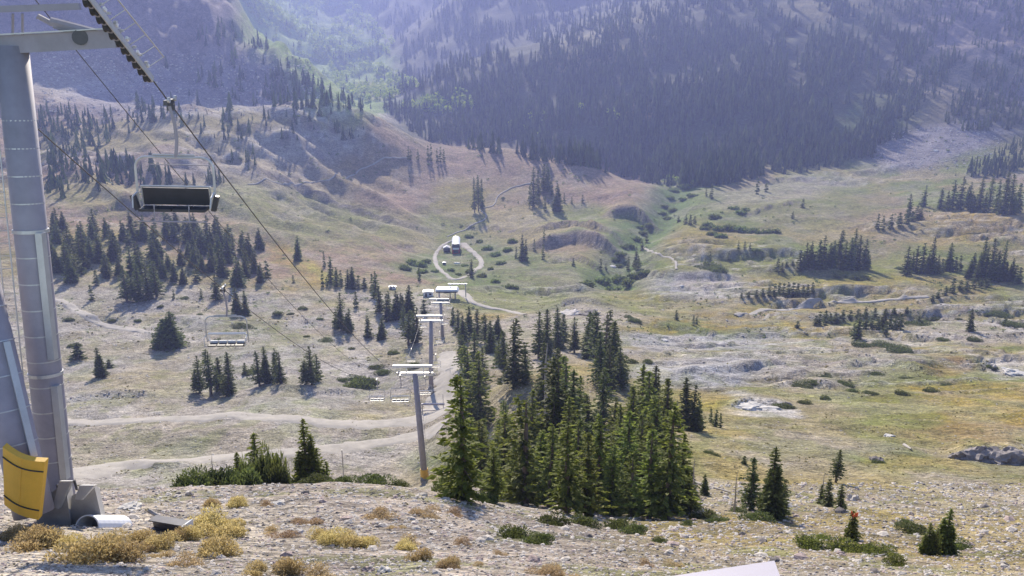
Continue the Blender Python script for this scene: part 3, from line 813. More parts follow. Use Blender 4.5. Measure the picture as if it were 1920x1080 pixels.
trow('basin_lone', "1818 622 578 14;1883 612 587 10;1722 606 592 16;1736 604 594 16;1300 610 590 9;1268 600 580 12;1306 608 592 9;1330 500 470 9;1322 498 482 6;1366 490 470 10;1384 470 450 8;1396 468 452 8;1406 468 455 7")
cluster('slope_far_right', 'dark fir', 'in the stand under the talus slope', 'firs of the shadowed stand under the talus')
trow('slope_far_right', """1703 410 364 14;1731 388 348 13;1762 392 352 14;1775 392 358 14;1785 392 338 15;1799 393 333 15;1815 388 342 14;1834 396 333 18;1853 392 328 18;1868 398 338 14;1880 402 324 20;1893 402 328 20;1908 398 345 16;1775 396 366 20;1820 398 360 18;1845 400 362 18;1900 402 362 20;1718 410 385 16;1700 420 392 16;1686 424 398 16;1670 428 402 14;1655 430 404 12;1645 430 400 12;1710 416 396 18;1725 410 390 18""")
cluster('meadow', 'tall dark spruce', 'on the reddish meadow', 'spruces on the reddish meadow')
trow('meadow', "890 398 333 11;897 396 330 13;903 391 337 10;1000 388 314 18;1008 372 320 12;1018 362 308 15;1025 358 308 13;1045 397 345 17;1022 396 368 9;994 372 345 10;1034 365 335 12;1058 380 362 7;1072 382 368 6;1092 379 365 8")
cluster('meadow_edge', 'small dark spruce', 'at the far left of the meadow', 'small spruces at the left edge of the meadow')
trow('meadow_edge', "766 299 274 8;770 300 280 9;784 300 280 8;803 301 273 8;808 301 270 8;820 303 278 8;826 303 276 8;832 303 280 8")
cluster('creek', 'dark conifer', 'above the creek banks below the meadow', 'conifers above the creek banks')
trow('creek', "978 490 440 15;985 488 448 12;968 485 462 8;1002 470 448 8;1018 487 458 9;1020 450 425 6;1075 499 482 9;1126 506 484 9;1136 506 492 8;1192 502 462 11;1196 506 478 15;1178 506 480 10;1204 470 448 10;1212 455 434 10;884 520 486 10;786 526 496 9;1334 372 344 10;1324 368 352 6;1419 364 334 11;1436 360 338 10;1505 390 372 11;1486 410 396 9;1286 420 402 12;1294 422 402 12;1302 420 404 10;1272 416 404 10")
cluster('fore_right', 'windblown fir', 'on the grassy shoulder beside the grove', 'windblown firs on the grassy shoulder')
trow('fore_right', "1408 955 848 44;1445 972 830 46;1466 968 893 38;1567 905 838 52;1552 950 893 50;1574 960 905 44;1538 945 906 26;1395 870 850 10", None)
cluster('fore_young', 'young bushy fir', 'among the stones at the bottom right', 'young firs among the stones')
trow('fore_young', "1768 1040 946 50;1738 1040 975 44;1752 1042 985 46")
cluster('fore_flag', 'thin young fir', 'carrying an orange ribbon at its tip', 'fir with the orange ribbon')
trow('fore_flag', "1593 1012 952 34", 'light')
cluster('below_crest', 'ragged fir', 'behind the stony crest left of the second lift tower', 'ragged firs behind the stony crest')
trow('below_crest', "578 925 788 46;600 925 840 76;616 925 866 60;488 925 812 120;450 925 848 90;525 925 850 70", None, 39.)
R_ = random.Random(11)
_g = random.Random(5)
for t_ in trees:
    if t_[4] in ('grove_edge', 'grove_core'): t_[3] *= 1.15
    if t_[4] == 'slope_left': t_[3] *= .85
def scatter_poly(key, poly, n, h0, h1, mind=4, wr=.36):
    xs = [p[0] for p in poly]; ys = [p[1] for p in poly]; got = []
    for _ in range(n * 12):
        if len(got) >= n: break
        x = R_.uniform(min(xs), max(xs)); y = R_.uniform(min(ys), max(ys))
        if not bool(inpoly(np.array([x]), np.array([y]), poly)[0]): continue
        if any(abs(x - a) < mind and abs(y - b) < mind * .6 for a, b in got): continue
        got.append((x, y)); h = R_.uniform(h0, h1)
        trees.append([x, y, y - h, h * R_.uniform(wr * .8, wr * 1.25), key, None, None])
cluster('west_wood', 'dark fir', 'in the open wood left of the lift', 'firs of the open wood left of the lift line')
scatter_poly('west_wood', wr=.66, n=50, h0=30, h1=60, mind=11, poly=[(95, 500), (130, 460), (200, 470), (330, 470), (430, 480), (530, 520), (470, 545), (380, 535), (310, 535), (200, 520), (130, 545)])
cluster('west_upper', 'dark fir', 'on the shady bank above the wood', 'firs on the shady bank above the wood')
scatter_poly('west_upper', [(100, 430), (200, 432), (270, 440), (290, 420), (400, 440), (500, 470), (470, 490), (330, 460), (220, 470), (100, 470)], 40, 30, 50, 10, .58)

cluster('grove_fill', 'shorter green fir', 'low in the front of the big grove', 'shorter firs in the big grove')
scatter_poly('grove_fill', [(856, 915), (900, 850), (1000, 850), (1250, 880), (1285, 950), (1200, 962), (1000, 945), (870, 935)], 26, 70, 170, 17, .42)
# --- the wood on the far slopes: trees past the largest 300 are joined into woods
far_specs = {'far_wood': [], 'left_wood': [], 'aspen_wood': []}
def wood(kind, poly, n, hm, keep=None, Ymin=0, Ymax=9e9):
    xs = [p[0] for p in poly]; ys = [p[1] for p in poly]
    x = rng.uniform(min(xs), max(xs), n * 4); y = rng.uniform(min(ys), max(ys), n * 4)
    ok = inpoly(x, y, poly); x = x[ok][:n]; y = y[ok][:n]
    for a, b in zip(x, y):
        if keep is not None and not keep(a, b): continue
        Y = hit(a, b)
        if Y is None or Y < Ymin or Y > Ymax: continue
        u, _ = pix2ut(a, b); X = float(u) * Y
        far_specs[kind].append((X, Y, max(6, rng.normal(*hm)) * rng.choice([.4, .65, .85, 1.0, 1.0, 1.15])))
def gapn(thr, sx=45., sy=28., s=91):
    return lambda a, b: float(fbm(np.array([a / sx]), np.array([b / sy]), 3, s)[0]) < thr
MAIN = [(716, 200), (790, 262), (835, 272), (1000, 300), (1130, 318), (1240, 348), (1330, 352), (1420, 335), (1480, 318), (1570, 305), (1640, 288), (1690, 225), (1650, 180), (1740, 95), (1600, 15), (1520, -40), (1330, -40), (1180, 62), (1000, 118), (850, 160), (735, 192)]
wood('far_wood', MAIN, 8600, (17.5, 4.5), lambda a, b: float(fbm(np.array([a / 45.]), np.array([b / 28.]), 3, 91)[0]) < .67 - .14 * float(vnoise(np.array([a / 16.]), np.array([b / 42.]), 19)[0] > .74) - .17 * float(sstep(1330, 1700, np.array(a + (160 - b) * .9))))
wood('far_wood', [(960, 275), (1240, 300), (1420, 300), (1420, 336), (1330, 352), (1240, 350), (1130, 322)], 420, (23, 4), gapn(.66))
wood('far_wood', [(1500, -30), (1920, -30), (1920, 240), (1820, 250), (1690, 225), (1630, 170)], 1900, (12, 4), gapn(.55, 50, 28, 93))
wood('far_wood', [(735, 180), (1180, 60), (1330, -40), (650, -40), (690, 20), (760, 90)], 2800, (17, 5), gapn(.66, 50, 30, 94))
wood('aspen_wood', [(1240, 345), (1300, 300), (1320, 350)], 26, (5, 1), None)
wood('aspen_wood', [(900, 215), (1100, 190), (1250, 250), (1000, 270)], 34, (11, 3), gapn(.45))
wood('far_wood', [(1440, 322), (1470, 275), (1570, 285), (1640, 290), (1580, 310)], 130, (15, 3), gapn(.6))
wood('far_wood', [(1640, 300), (1700, 250), (1560, 290), (1440, 320), (1440, 336)], 120, (14, 3), gapn(.55))
wood('far_wood', [(1790, 330), (1920, 260), (1920, 320), (1880, 335)], 120, (10, 3), None)
wood('left_wood', [(150, 300), (330, 212), (345, 205), (270, 200), (180, 215), (70, 210), (70, 280)], 150, (13, 3), None)
wood('left_wood', [(160, 345), (260, 300), (340, 345), (420, 330), (430, 345), (260, 355)], 60, (12, 3), None)
wood('left_wood', [(80, 300), (250, 300), (270, 345), (90, 380)], 80, (13, 3), gapn(.6))
wood('left_wood', [(270, 200), (300, 120), (430, 30), (560, 140), (690, 210), (560, 205), (420, 208)], 210, (15, 4), gapn(.52, 50, 30, 95))
wood('left_wood', [(330, 215), (480, 210), (650, 212), (700, 230), (690, 262), (560, 262), (430, 265), (330, 250)], 60, (11, 3), None)
wood('left_wood', [(380, 270), (500, 262), (480, 320), (390, 330)], 14, (10, 3), None)
wood('left_wood', [(520, 130), (640, 180), (700, 205), (600, 205), (500, 195)], 120, (14, 3), None)
VAL = [(440, -20), (520, 100), (600, 165), (690, 200), (760, 215), (830, 215), (840, 190), (720, 130), (740, 80), (640, -20)]
wood('aspen_wood', VAL, 3600, (13, 3), gapn(.64, 40, 22, 96), 1600)
wood('aspen_wood', [(830, 215), (900, 205), (860, 180), (740, 205)], 120, (12, 3), None)
wood('aspen_wood', [(1080, 345), (1250, 250), (1330, 250)], 0, (12, 3), None)
wood('far_wood', VAL, 160, (17, 4), None, 1600)
wood('far_wood', [(1600, 230), (1700, 80), (1800, 90), (1760, 225)], 330, (13, 4), gapn(.6))

placed = []
for x, b, t, w, key, fl, Yx in trees:
    P = at_pix(x, b, Yx)
    if P is None: continue
    mpp = m_per_px(x, b, P.y)
    if Yx is not None:
        # base hidden behind the crest: height from the tip
        tip = world_at(x, t, Yx); h = tip.z - P.z
        if h < 1: continue
    else:
        h = (b - t) * mpp / CP * .98
    placed.append(dict(x=x, b=b, hpx=b - t, w=w * mpp, P=P, h=h, key=key, fl=fl))
placed.sort(key=lambda d: -d['hpx'])
indiv, rest = placed[:300], placed[300:]
print("individual trees", len(indiv), "rest", len(rest))
nth = "first second third fourth fifth sixth seventh eighth ninth tenth eleventh twelfth thirteenth fourteenth fifteenth sixteenth seventeenth eighteenth nineteenth twentieth".split()
tens = ["", "", "twenty", "thirty", "forty", "fifty", "sixty", "seventy", "eighty", "ninety"]
tnth = ["", "", "twentieth", "thirtieth", "fortieth", "fiftieth", "sixtieth", "seventieth", "eightieth", "ninetieth"]
def ordinal(i):
    if i < 20: return nth[i]
    n = i + 1
    return tnth[n // 10] if n % 10 == 0 else tens[n // 10] + "-" + nth[n % 10 - 1]
bycl = {}
for d in indiv: bycl.setdefault(d['key'], []).append(d)
root_objs = []
for key, ds in bycl.items():
    noun, place, group = CL[key]
    ds.sort(key=lambda d: d['x'])
    tall = max(ds, key=lambda d: d['h'])
    for i, d in enumerate(ds):
        if len(ds) == 1: lab = f"{noun} {place}"
        elif i == 0: lab = f"leftmost {noun} {place}"
        elif i == len(ds) - 1: lab = f"rightmost {noun} {place}"
        else: lab = f"{noun}, {ordinal(i)} from left, {place}"
        P = d['P']; near = d['hpx'] > 62
        proto = (NEAR if near else MID if d['hpx'] > 24 else FAR)
        me = proto[R_.randrange(len(proto))]
        if key in ('slope_bushy', 'slope_lone', 'below_crest', 'fore_young') or (key in ('west_wood', 'west_upper') and i % 3): me = (NEAR[(4, 6, 4)[i % 3]] if near or key in ('fore_young', 'slope_lone') else MID[3])
        if key == 'slope_bushy': me = BROAD[i % 2]
        ws = max(.35, d['w'] / WID[me.name]) if me.name in WID else 1.0
        hs = d['h'] / 10.0
        ws = min(max(ws, hs * .45), hs * 1.7)
        o = thing("fir_tree", lab, "tree", P, (R_.uniform(-.03, .03), R_.uniform(-.03, .03), R_.uniform(0, 6.28)), group if len(ds) > 1 else None)
        o.scale = (ws, ws, hs)
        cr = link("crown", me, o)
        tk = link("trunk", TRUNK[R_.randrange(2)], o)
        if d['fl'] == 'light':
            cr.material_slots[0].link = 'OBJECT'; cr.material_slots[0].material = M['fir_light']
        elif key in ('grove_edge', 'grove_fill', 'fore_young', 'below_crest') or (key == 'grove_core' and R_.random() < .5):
            cr.material_slots[0].link = 'OBJECT'; cr.material_slots[0].material = M['fir_green_bright']
        d['obj'] = o

# dead standing trees
def dead_tree(x, b, t, lab, Y=None, seed=0):
    P = at_pix(x, b, Y); h = (b - t) * m_per_px(x, b, P.y) / CP
    r = random.Random(seed); d = thing("dead_tree", lab, "tree", P)
    MB().tube([(0, 0, -.4), (.03 * h * .2, 0, h * .4), (-.02 * h * .3, 0, h * .8), (.01 * h, .01 * h, h)], [.022 * h, .018 * h, .009 * h, .002 * h], 7).build("trunk", M['dead'], d)
    for k in range(14):
        z = h * r.uniform(.2, .9); a = r.uniform(0, 6.28); l = h * .16 * (1.05 - z / h) * r.uniform(.6, 1.3)
        q = Vector((0, 0, z)); m = q + Vector((math.cos(a) * l * .5, math.sin(a) * l * .5, l * .05)); e = q + Vector((math.cos(a) * l, math.sin(a) * l, -l * .12))
        MB().tube([q, m, e], [.005 * h, .0035 * h, .001 * h], 5).build("limb", M['dead'], d)
dead_tree(1022, 850, 640, "tall bare grey snag standing within the middle of the big grove", None, 1)
dead_tree(1376, 960, 880, "bare grey snag left of the windblown firs on the grassy shoulder", None, 2)
dead_tree(1297, 945, 850, "leaning bare snag at the right foot of the big grove", None, 3)
dead_tree(404, 925, 840, "bare grey snag rising from the thickets behind the stony crest", 38., 4)
dead_tree(1540, 940, 880, "thin bare snag beside the right windblown fir pair", None, 5)
# joined woods
def proto_arrays(me):
    co = np.empty(len(me.vertices) * 3); me.vertices.foreach_get("co", co)
    q = np.empty(len(me.loops), np.int32); me.loops.foreach_get("vertex_index", q)
    tn = np.empty(len(me.vertices)); me.attributes["tone"].data.foreach_get("value", tn)
    return co.reshape(-1, 3), q.reshape(-1, 4), tn
def spire_proto(seed, rings=5, n=6, H_=10., R=1.75):
    r = np.random.default_rng(seed); V, Q, T = [], [], []
    for k in range(rings):
        s0 = k / rings; z0 = H_ * s0 * .95; z1 = min(H_, z0 + H_ / rings * 1.75)
        rad = R * (1 - s0) ** .85 + .12
        for j in range(n):
            a = 2 * math.pi * (j + r.uniform(-.3, .3) + k * .5) / n; a2 = a + 2 * math.pi / n * .75
            rr = rad * r.uniform(.7, 1.25); b = len(V)
            am = (a + a2) / 2
            V += [(rr * .75 * math.cos(a), rr * .75 * math.sin(a), z0 + r.uniform(0, .5)), (rr * math.cos(am), rr * math.sin(am), z0 - .3 + r.uniform(-.3, .3)), (rr * .75 * math.cos(a2), rr * .75 * math.sin(a2), z0 + r.uniform(0, .5)), (.04 * math.cos(am), .04 * math.sin(am), z1)]
            Q.append((b, b + 1, b + 2, b + 3)); t = r.uniform(.1, .8); T += [t, t, t, t * .8]
    return np.array(V), np.array(Q), np.array(T)
def leaf_proto(seed, n=26, R=3.2, H_=10., z0=.15):
    r = np.random.default_rng(seed); V, Q, T = [], [], []
    for k in range(n):
        d = r.normal(size=3); d /= np.linalg.norm(d); rr = r.uniform(.55, 1.0)
        c = np.array([d[0] * R * rr, d[1] * R * rr, H_ * (.5 + z0 / 2 + (.5 - z0 / 2) * d[2] * rr)])
        a = r.normal(size=3); a /= np.linalg.norm(a); b_ = np.cross(a, r.normal(size=3)); b_ /= np.linalg.norm(b_)
        l = R * r.uniform(.3, .55); b = len(V)
        V += [c - a * l, c + b_ * l * .6, c + a * l, c - b_ * l * .6]; Q.append((b, b + 1, b + 2, b + 3)); t = r.random(); T += [t] * 4
    return np.array(V), np.array(Q), np.array(T)
def joined(name, specs, protos, mat, kind='stuff', parent=None):
    """specs: (x, y, z, width scale, height scale, rot, tone shift)"""
    V, Q, T = [], [], []; off = 0
    for i, (x, y, z, ws, hs, rot, ts) in enumerate(specs):
        pv, pq, pt = protos[i % len(protos)]
        c, s = math.cos(rot), math.sin(rot)
        v = np.empty_like(pv)
        v[:, 0] = (pv[:, 0] * c - pv[:, 1] * s) * ws + x; v[:, 1] = (pv[:, 0] * s + pv[:, 1] * c) * ws + y; v[:, 2] = pv[:, 2] * hs + z
        V.append(v); Q.append(pq + off); T.append(np.clip(pt + ts, 0, 1)); off += len(pv)
    me = mesh_np(name, np.concatenate(V), [np.concatenate(Q)], mat, np.concatenate(T))
    return tag(link(name, me, parent), kind=kind)
SP_ = [spire_proto(400 + i) for i in range(8)]
LF_ = [leaf_proto(450 + i) for i in range(6)]
for nm, key, protos, mat in (("far_conifer_wood", 'far_wood', SP_, 'forest'), ("hillside_conifers", 'left_wood', SP_, 'forest'), ("aspen_wood", 'aspen_wood', LF_, 'aspen')):
    sp = []
    ar = np.array(far_specs[key]); zz = zat(ar[:, 0], ar[:, 1])
    for (x, y, h), z in zip(ar, zz):
        k = h / 10.; sp.append((x, y, z - .4, k * rng.uniform(.7, 1.5), k, rng.uniform(0, 6.28), rng.normal(0, .22) + .3 * (float(fbm(np.array([x / 70]), np.array([y / 90]), 3, 17)[0]) - .5)))
    joined(nm, sp, protos, M[mat])
    print(nm, len(sp))
if rest:
    sp = [(d['P'].x, d['P'].y, d['P'].z - .2, max(.3, d['w'] / 3.2), d['h'] / 10., R_.uniform(0, 6.28), 0) for d in rest]
    joined("basin_conifers", sp, [proto_arrays(m) for m in FAR], M['fir'])

# ------------------------------------------------------------------ shrubs
def shrub_mesh(name, seed, n=420, rx=1.0, rz=.6, leaf=.11, mat='fir', up=0.0, lumps=5):
    r = np.random.default_rng(seed); V, Q, T = [], [], []
    L_ = [(r.uniform(-.55, .55) * rx, r.uniform(-.55, .55) * rx, r.uniform(.55, 1.0)) for _ in range(lumps)]
    for k in range(n):
        lx, ly, ls_ = L_[r.integers(lumps)]
        d = r.normal(size=3); d[2] = abs(d[2]); d /= np.linalg.norm(d); rr = r.uniform(.7, 1.03) if r.random() < .8 else r.uniform(.3, .7)
        c = np.array([lx + d[0] * rx * .6 * ls_ * rr, ly + d[1] * rx * .6 * ls_ * rr, d[2] * rz * ls_ * rr])
        a = d * (1 - up) + np.array([0, 0, up]) + r.normal(0, .45, 3); a /= np.linalg.norm(a)
        b_ = np.cross(a, r.normal(size=3)); b_ /= np.linalg.norm(b_)
        l = leaf * r.uniform(.7, 1.4); b = len(V)
        V += [c - a * l, c + b_ * l * .35, c + a * l, c - b_ * l * .35]; Q.append((b, b + 1, b + 2, b + 3))
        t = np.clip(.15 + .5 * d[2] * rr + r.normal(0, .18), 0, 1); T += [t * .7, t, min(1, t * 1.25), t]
    return mesh_np(name, np.array(V), [np.array(Q)], M[mat], T)
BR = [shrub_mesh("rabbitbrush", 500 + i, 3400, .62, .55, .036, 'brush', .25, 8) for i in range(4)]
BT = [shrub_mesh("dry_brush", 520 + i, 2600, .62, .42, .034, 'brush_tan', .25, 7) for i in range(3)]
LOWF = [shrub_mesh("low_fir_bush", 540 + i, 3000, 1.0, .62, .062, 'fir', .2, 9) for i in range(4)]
LOWJ = [shrub_mesh("juniper_mat", 550 + i, 3000, 1.0, .62, .062, 'fir_green_bright', .2, 9) for i in range(3)]
WIL = [shrub_mesh("willow_bush", 560 + i, 420, 1.0, .8, .2, 'willow', .3, 6) for i in range(3)]
SW = {m.name: width_of(m) for m in BR + BT + LOWF + LOWJ + WIL}
def place_shrub(meshes, name, cat, x, y, wpx, hfac, lab, group, Y=None, k=[0]):
    P = at_pix(x, y, Y)
    if P is None: return
    k[0] += 1
    s = wpx * m_per_px(x, y, P.y) / SW[meshes[k[0] % len(meshes)].name]
    o = link(name, meshes[k[0] % len(meshes)], None, P - Vector((0, 0, .04 * s)), (0, 0, R_.uniform(0, 6.28)), (s, s, s * hfac))
    return tag(o, lab, cat, group)
def shrubs(meshes, name, cat, noun, place, group, txt, hf=1.0, Y=None):
    L_ = sorted([list(map(float, t.split())) for t in txt.replace('\n', ' ').split(';') if t.strip()])
    n = len(L_)
    for i, a in enumerate(L_):
        pos = noun + ' ' + place if n == 1 else (f"leftmost {noun} {place}" if i == 0 else f"rightmost {noun} {place}" if i == n - 1 else f"{noun}, {ordinal(i)} from left, {place}")
        place_shrub(meshes, name, cat, a[0], a[1], a[2], (a[3] if len(a) > 3 else 1.0) * hf, pos, group if n > 1 else None, Y)
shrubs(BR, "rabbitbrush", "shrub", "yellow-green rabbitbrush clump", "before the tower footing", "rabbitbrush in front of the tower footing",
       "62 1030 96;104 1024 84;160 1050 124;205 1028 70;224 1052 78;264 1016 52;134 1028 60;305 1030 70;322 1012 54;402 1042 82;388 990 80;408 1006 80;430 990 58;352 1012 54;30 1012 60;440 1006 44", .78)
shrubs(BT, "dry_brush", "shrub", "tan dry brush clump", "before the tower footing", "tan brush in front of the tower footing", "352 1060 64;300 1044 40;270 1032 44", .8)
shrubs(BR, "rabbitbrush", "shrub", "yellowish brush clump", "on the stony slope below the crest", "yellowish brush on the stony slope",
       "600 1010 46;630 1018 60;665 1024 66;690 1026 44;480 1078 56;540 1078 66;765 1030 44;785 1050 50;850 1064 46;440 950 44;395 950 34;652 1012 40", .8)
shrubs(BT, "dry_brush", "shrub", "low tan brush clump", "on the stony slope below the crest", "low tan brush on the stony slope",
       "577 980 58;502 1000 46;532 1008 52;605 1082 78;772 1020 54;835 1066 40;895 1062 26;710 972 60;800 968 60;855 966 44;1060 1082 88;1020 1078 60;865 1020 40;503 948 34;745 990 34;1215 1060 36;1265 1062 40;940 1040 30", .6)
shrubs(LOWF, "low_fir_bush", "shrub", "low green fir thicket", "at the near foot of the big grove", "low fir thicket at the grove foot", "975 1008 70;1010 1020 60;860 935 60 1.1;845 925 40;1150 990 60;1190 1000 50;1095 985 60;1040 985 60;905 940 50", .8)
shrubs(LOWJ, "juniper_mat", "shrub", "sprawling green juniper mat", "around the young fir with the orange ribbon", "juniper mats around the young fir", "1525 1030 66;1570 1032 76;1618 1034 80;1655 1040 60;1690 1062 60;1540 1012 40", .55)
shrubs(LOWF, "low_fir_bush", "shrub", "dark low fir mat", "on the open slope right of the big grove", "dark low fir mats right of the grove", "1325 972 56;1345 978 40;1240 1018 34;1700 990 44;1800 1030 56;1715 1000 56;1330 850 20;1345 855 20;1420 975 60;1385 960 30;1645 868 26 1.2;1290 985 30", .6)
def tall_bushes(noun, place, group, txt):
    L_ = sorted([list(map(float, t.split())) for t in txt.split(';')])
    for i, (x, top, wpx, Y) in enumerate(L_):
        tip = world_at(x, top, Y); u, _ = pix2ut(x, top); zg = float(zat(float(u) * Y, Y)[0])
        me = LOWF[i % 4]; k = m_per_px(x, top, Y); s = wpx * k / SW[me.name]; h = (tip.z - zg) / .62
        pos = f"leftmost {noun} {place}" if i == 0 else f"rightmost {noun} {place}" if i == len(L_) - 1 else f"{noun}, {ordinal(i)} from left, {place}"
        tag(link("low_fir_bush", me, None, (tip.x, Y, zg - .1), (0, 0, i * 1.7), (s, s, max(s * .6, h))), pos, "shrub", group)
tall_bushes("dense fir thicket", "behind the stony crest", "fir thickets behind the crest", "350 884 76 33;398 880 84 34;440 878 76 34;470 846 46 36;500 830 58 36;522 862 44 35;640 903 60 31;700 903 70 31;752 902 44 31;838 892 60 33;586 898 60 33")
shrubs(LOWF, "low_fir_bush", "shrub", "dark low bush", "on the hillside left of the lift", "dark bushes on the gravel hillside", "680 728 60 1.2;668 716 36;258 602 14;130 600 20;210 602 14;640 715 22;455 612 40 .5;470 700 30;405 640 16;520 590 20;575 632 12;600 600 14;565 580 20;545 590 14;140 650 22;705 690 26;735 665 26;720 700 30;780 690 30;610 640 30 .5;170 475 30;225 510 22;345 560 16;375 590 12;300 575 12;660 655 14", .8)
shrubs(LOWF, "low_fir_bush", "shrub", "dark mat of low fir", "on the rocky right basin slope", "dark mats on the rocky basin slope", """1500 725 40 .5;1530 720 36 .5;1470 765 40 .6;1510 758 26;1550 748 22;1585 720 30 .6;1600 735 22;1625 738 18;1640 740 20;1690 740 26 .9;1748 735 28 .9;1772 722 30 .4;1660 650 50 .5;1690 655 50 .4;1615 650 40 .6;1720 608 44 .7;1750 600 26;1870 588 50 .5;1900 612 40 .8;1825 640 28;1770 640 24;1580 520 30 .6;1615 522 36 .7;1330 505 56 .5;1340 508 40;1180 596 20;1190 602 26;1215 680 20;1185 680 26;1800 600 14;1860 690 20 1.2;1640 700 30 .5;1700 710 30 .4;1560 600 30 .5;1405 552 24 .5;1545 705 30 .4;1690 505 20;1680 590 40 .4""", .75)
shrubs(WIL, "willow_bush", "shrub", "pale green willow bush", "around the far lift terminal", "willows around the far terminal", """770 495 22;785 500 26;800 492 18;760 505 24;790 512 24;815 510 14;845 508 14;870 500 16;880 512 18;860 516 12;930 480 20;915 468 20;940 495 20;905 520 20;930 530 18;960 540 22;900 455 16;880 445 16;920 505 14;950 470 20;960 455 18""", .8)
shrubs(WIL, "willow_bush", "shrub", "green willow bush", "along the creek below the forest", "willows along the creek", """1270 345 26;1290 352 24;1260 360 22;1300 368 20;1255 372 18;1280 375 18;1245 388 16;1262 396 18;1240 402 18;1250 412 18;1220 425 18;1205 438 20;1190 450 22;1180 462 20;1165 478 20;1170 465 18;1155 488 18;1200 428 16;1175 495 16;1160 500 14;1330 425 26;1350 430 28;1370 432 30;1390 434 28;1410 436 28;1430 438 24;1450 437 24;1340 410 24;1390 400 20;1375 392 20;1400 395 18;1335 440 22;1350 445 24;1320 430 18;1420 470 22 .6;1100 535 30;1130 530 34;1160 525 34;1190 520 30;1210 515 30;1180 535 30;1150 545 30;1325 500 40 .6""", .7)

# ------------------------------------------------------------------ stones, rubble, tufts
def stone_mesh(name, seed, mat, sub=1):
    import bmesh
    r = random.Random(seed); bm = bmesh.new(); bmesh.ops.create_icosphere(bm, subdivisions=sub, radius=1.0)
    ax = Vector((r.uniform(.8, 1.3), r.uniform(.7, 1.1), r.uniform(.45, .75)))
    cuts = [Vector((r.gauss(0, 1), r.gauss(0, 1), r.gauss(0, .8))).normalized() for _ in range(6)]
    for v in bm.verts:
        for c in cuts:
            d = v.co.dot(c); lim = .62 + .2 * (hash((round(c.x, 3), seed)) % 100) / 100
            if d > lim: v.co -= c * (d - lim)
        v.co = Vector((v.co.x * ax.x, v.co.y * ax.y, v.co.z * ax.z)) * r.uniform(.93, 1.07)
    if sub > 1:
        co = np.array([v.co[:] for v in bm.verts]) + seed * 3.7
        nz = fbm(co[:, 0] * 2.2 + co[:, 2], co[:, 1] * 2.2 - co[:, 2] * 1.3, 4, seed) - .5
        rd = np.abs(2 * fbm(co[:, 0] * 1.4, co[:, 1] * 1.4 + co[:, 2] * 2, 3, seed + 5) - 1)
        for v, a, b in zip(bm.verts, nz, rd): v.co *= 1 + .55 * a - .22 * (b < .18)
    me = bpy.data.meshes.new(name); bm.to_mesh(me); bm.free(); me.materials.append(M[mat]); return me
ST = [stone_mesh("stone", i, ('stone', 'stone', 'stone_pink', 'stone', 'stone_dark')[i % 5]) for i in range(10)]
def tri_arrays(me):
    co = np.empty(len(me.vertices) * 3); me.vertices.foreach_get("co", co)
    q = np.empty(len(me.loops), np.int32); me.loops.foreach_get("vertex_index", q)
    return co.reshape(-1, 3), q.reshape(-1, 3)
# stones large enough to pick out are pieces of the ground
cnt = 0
while cnt < 300:
    x = R_.uniform(130, 1900); y = R_.uniform(925, 1078)
    Y = hit(x, y)
    if Y is None or Y > 62 or x < 280 and y > 990: continue
    if 850 < x < 1280 and y < 985: continue
    s = 3.2 + 13 * R_.random() ** 3.2
    mpp = m_per_px(x, y, Y); P = at_pix(x, y, Y); s = s * mpp
    o = link("stone", ST[R_.randrange(10)], ground, P, (R_.uniform(-.3, .3), R_.uniform(-.3, .3), R_.uniform(0, 6.28)), (s, s, s * R_.uniform(.7, 1)))
    cnt += 1
def boulder(x, y, wpx, lab, mat='stone', h=1.0, seed=0, Y=None, group=None, name="boulder"):
    P = at_pix(x, y, Y); s = wpx * m_per_px(x, y, P.y) / 2.1
    me = stone_mesh(name, 900 + seed, mat, 4 if wpx > 40 else 3)
    return tag(link(name, me, None, P, (0, 0, seed * 1.3), (s, s, s * h)), lab, "rock", group)
boulder(244, 955, 62, "bright white flat rock behind the culvert pipe", 'stone_white', .5, 1)
boulder(525, 946, 26, "small white rock beside a tan brush clump at the crest", 'stone_white', .7, 2)
boulder(1000, 1052, 36, "pinkish angular boulder below the grove thicket", 'stone_pink', .9, 3)
boulder(722, 1072, 32, "chalky white rock at the bottom between brush clumps", 'stone_white', 1.0, 4)
boulder(690, 1070, 28, "pinkish rounded rock left of the chalky white rock", 'stone_pink', .9, 5)
boulder(797, 1036, 30, "rounded pale pink rock among the tan brush", 'stone_pink', .9, 6)
boulder(1412, 766, 92, "large white flat rock slab above the golden gully", 'stone_white', .45, 7)
boulder(1645, 864, 30, "dark solitary boulder on the green gully floor", 'stone_dark', 1.0, 8)
boulder(1600, 938, 34, "grey boulder just above the orange ribbon", 'stone', 1.1, 9)
boulder(1826, 862, 86, "left half of the broken grey outcrop in the golden grass", 'outcrop', 1.1, 10)
boulder(1886, 866, 84, "right half of the broken grey outcrop in the golden grass", 'outcrop', 1.0, 11)
boulder(1247, 638, 16, "small bright white rock on the grey scree slab", 'stone_white', .8, 12)
boulder(1476, 762, 30, "dark rock at the end of the white slab", 'stone_dark', .8, 13)
boulder(1862, 690, 22, "upright grey rock on the white ledge", 'stone', 1.6, 14)
boulder(1900, 700, 60, "white ledge rock at the right edge", 'stone_white', .4, 15)
boulder(1668, 818, 22, "pale rock in the dry stream bed", 'stone_white', .5, 16)
boulder(1232, 722, 8, "tiny pale rock under the dark grove corner", 'stone', .8, 17)
boulder(1278, 536, 10, "white rock on the pale basin slab", 'stone_white', .6, 18)
boulder(1108, 590, 44, "dark outcrop knob above the far side of the grove", 'stone_dark', .6, 19)
boulder(1070, 588, 50, "long grey outcrop ledge above the grove", 'stone', .45, 20)
boulder(1150, 500, 14, "pale earth lump beside the creek bed", 'stone_white', .6, 21)
boulder(1755, 283, 12, "white boulder on the purple talus slope", 'stone_white', .8, 22)

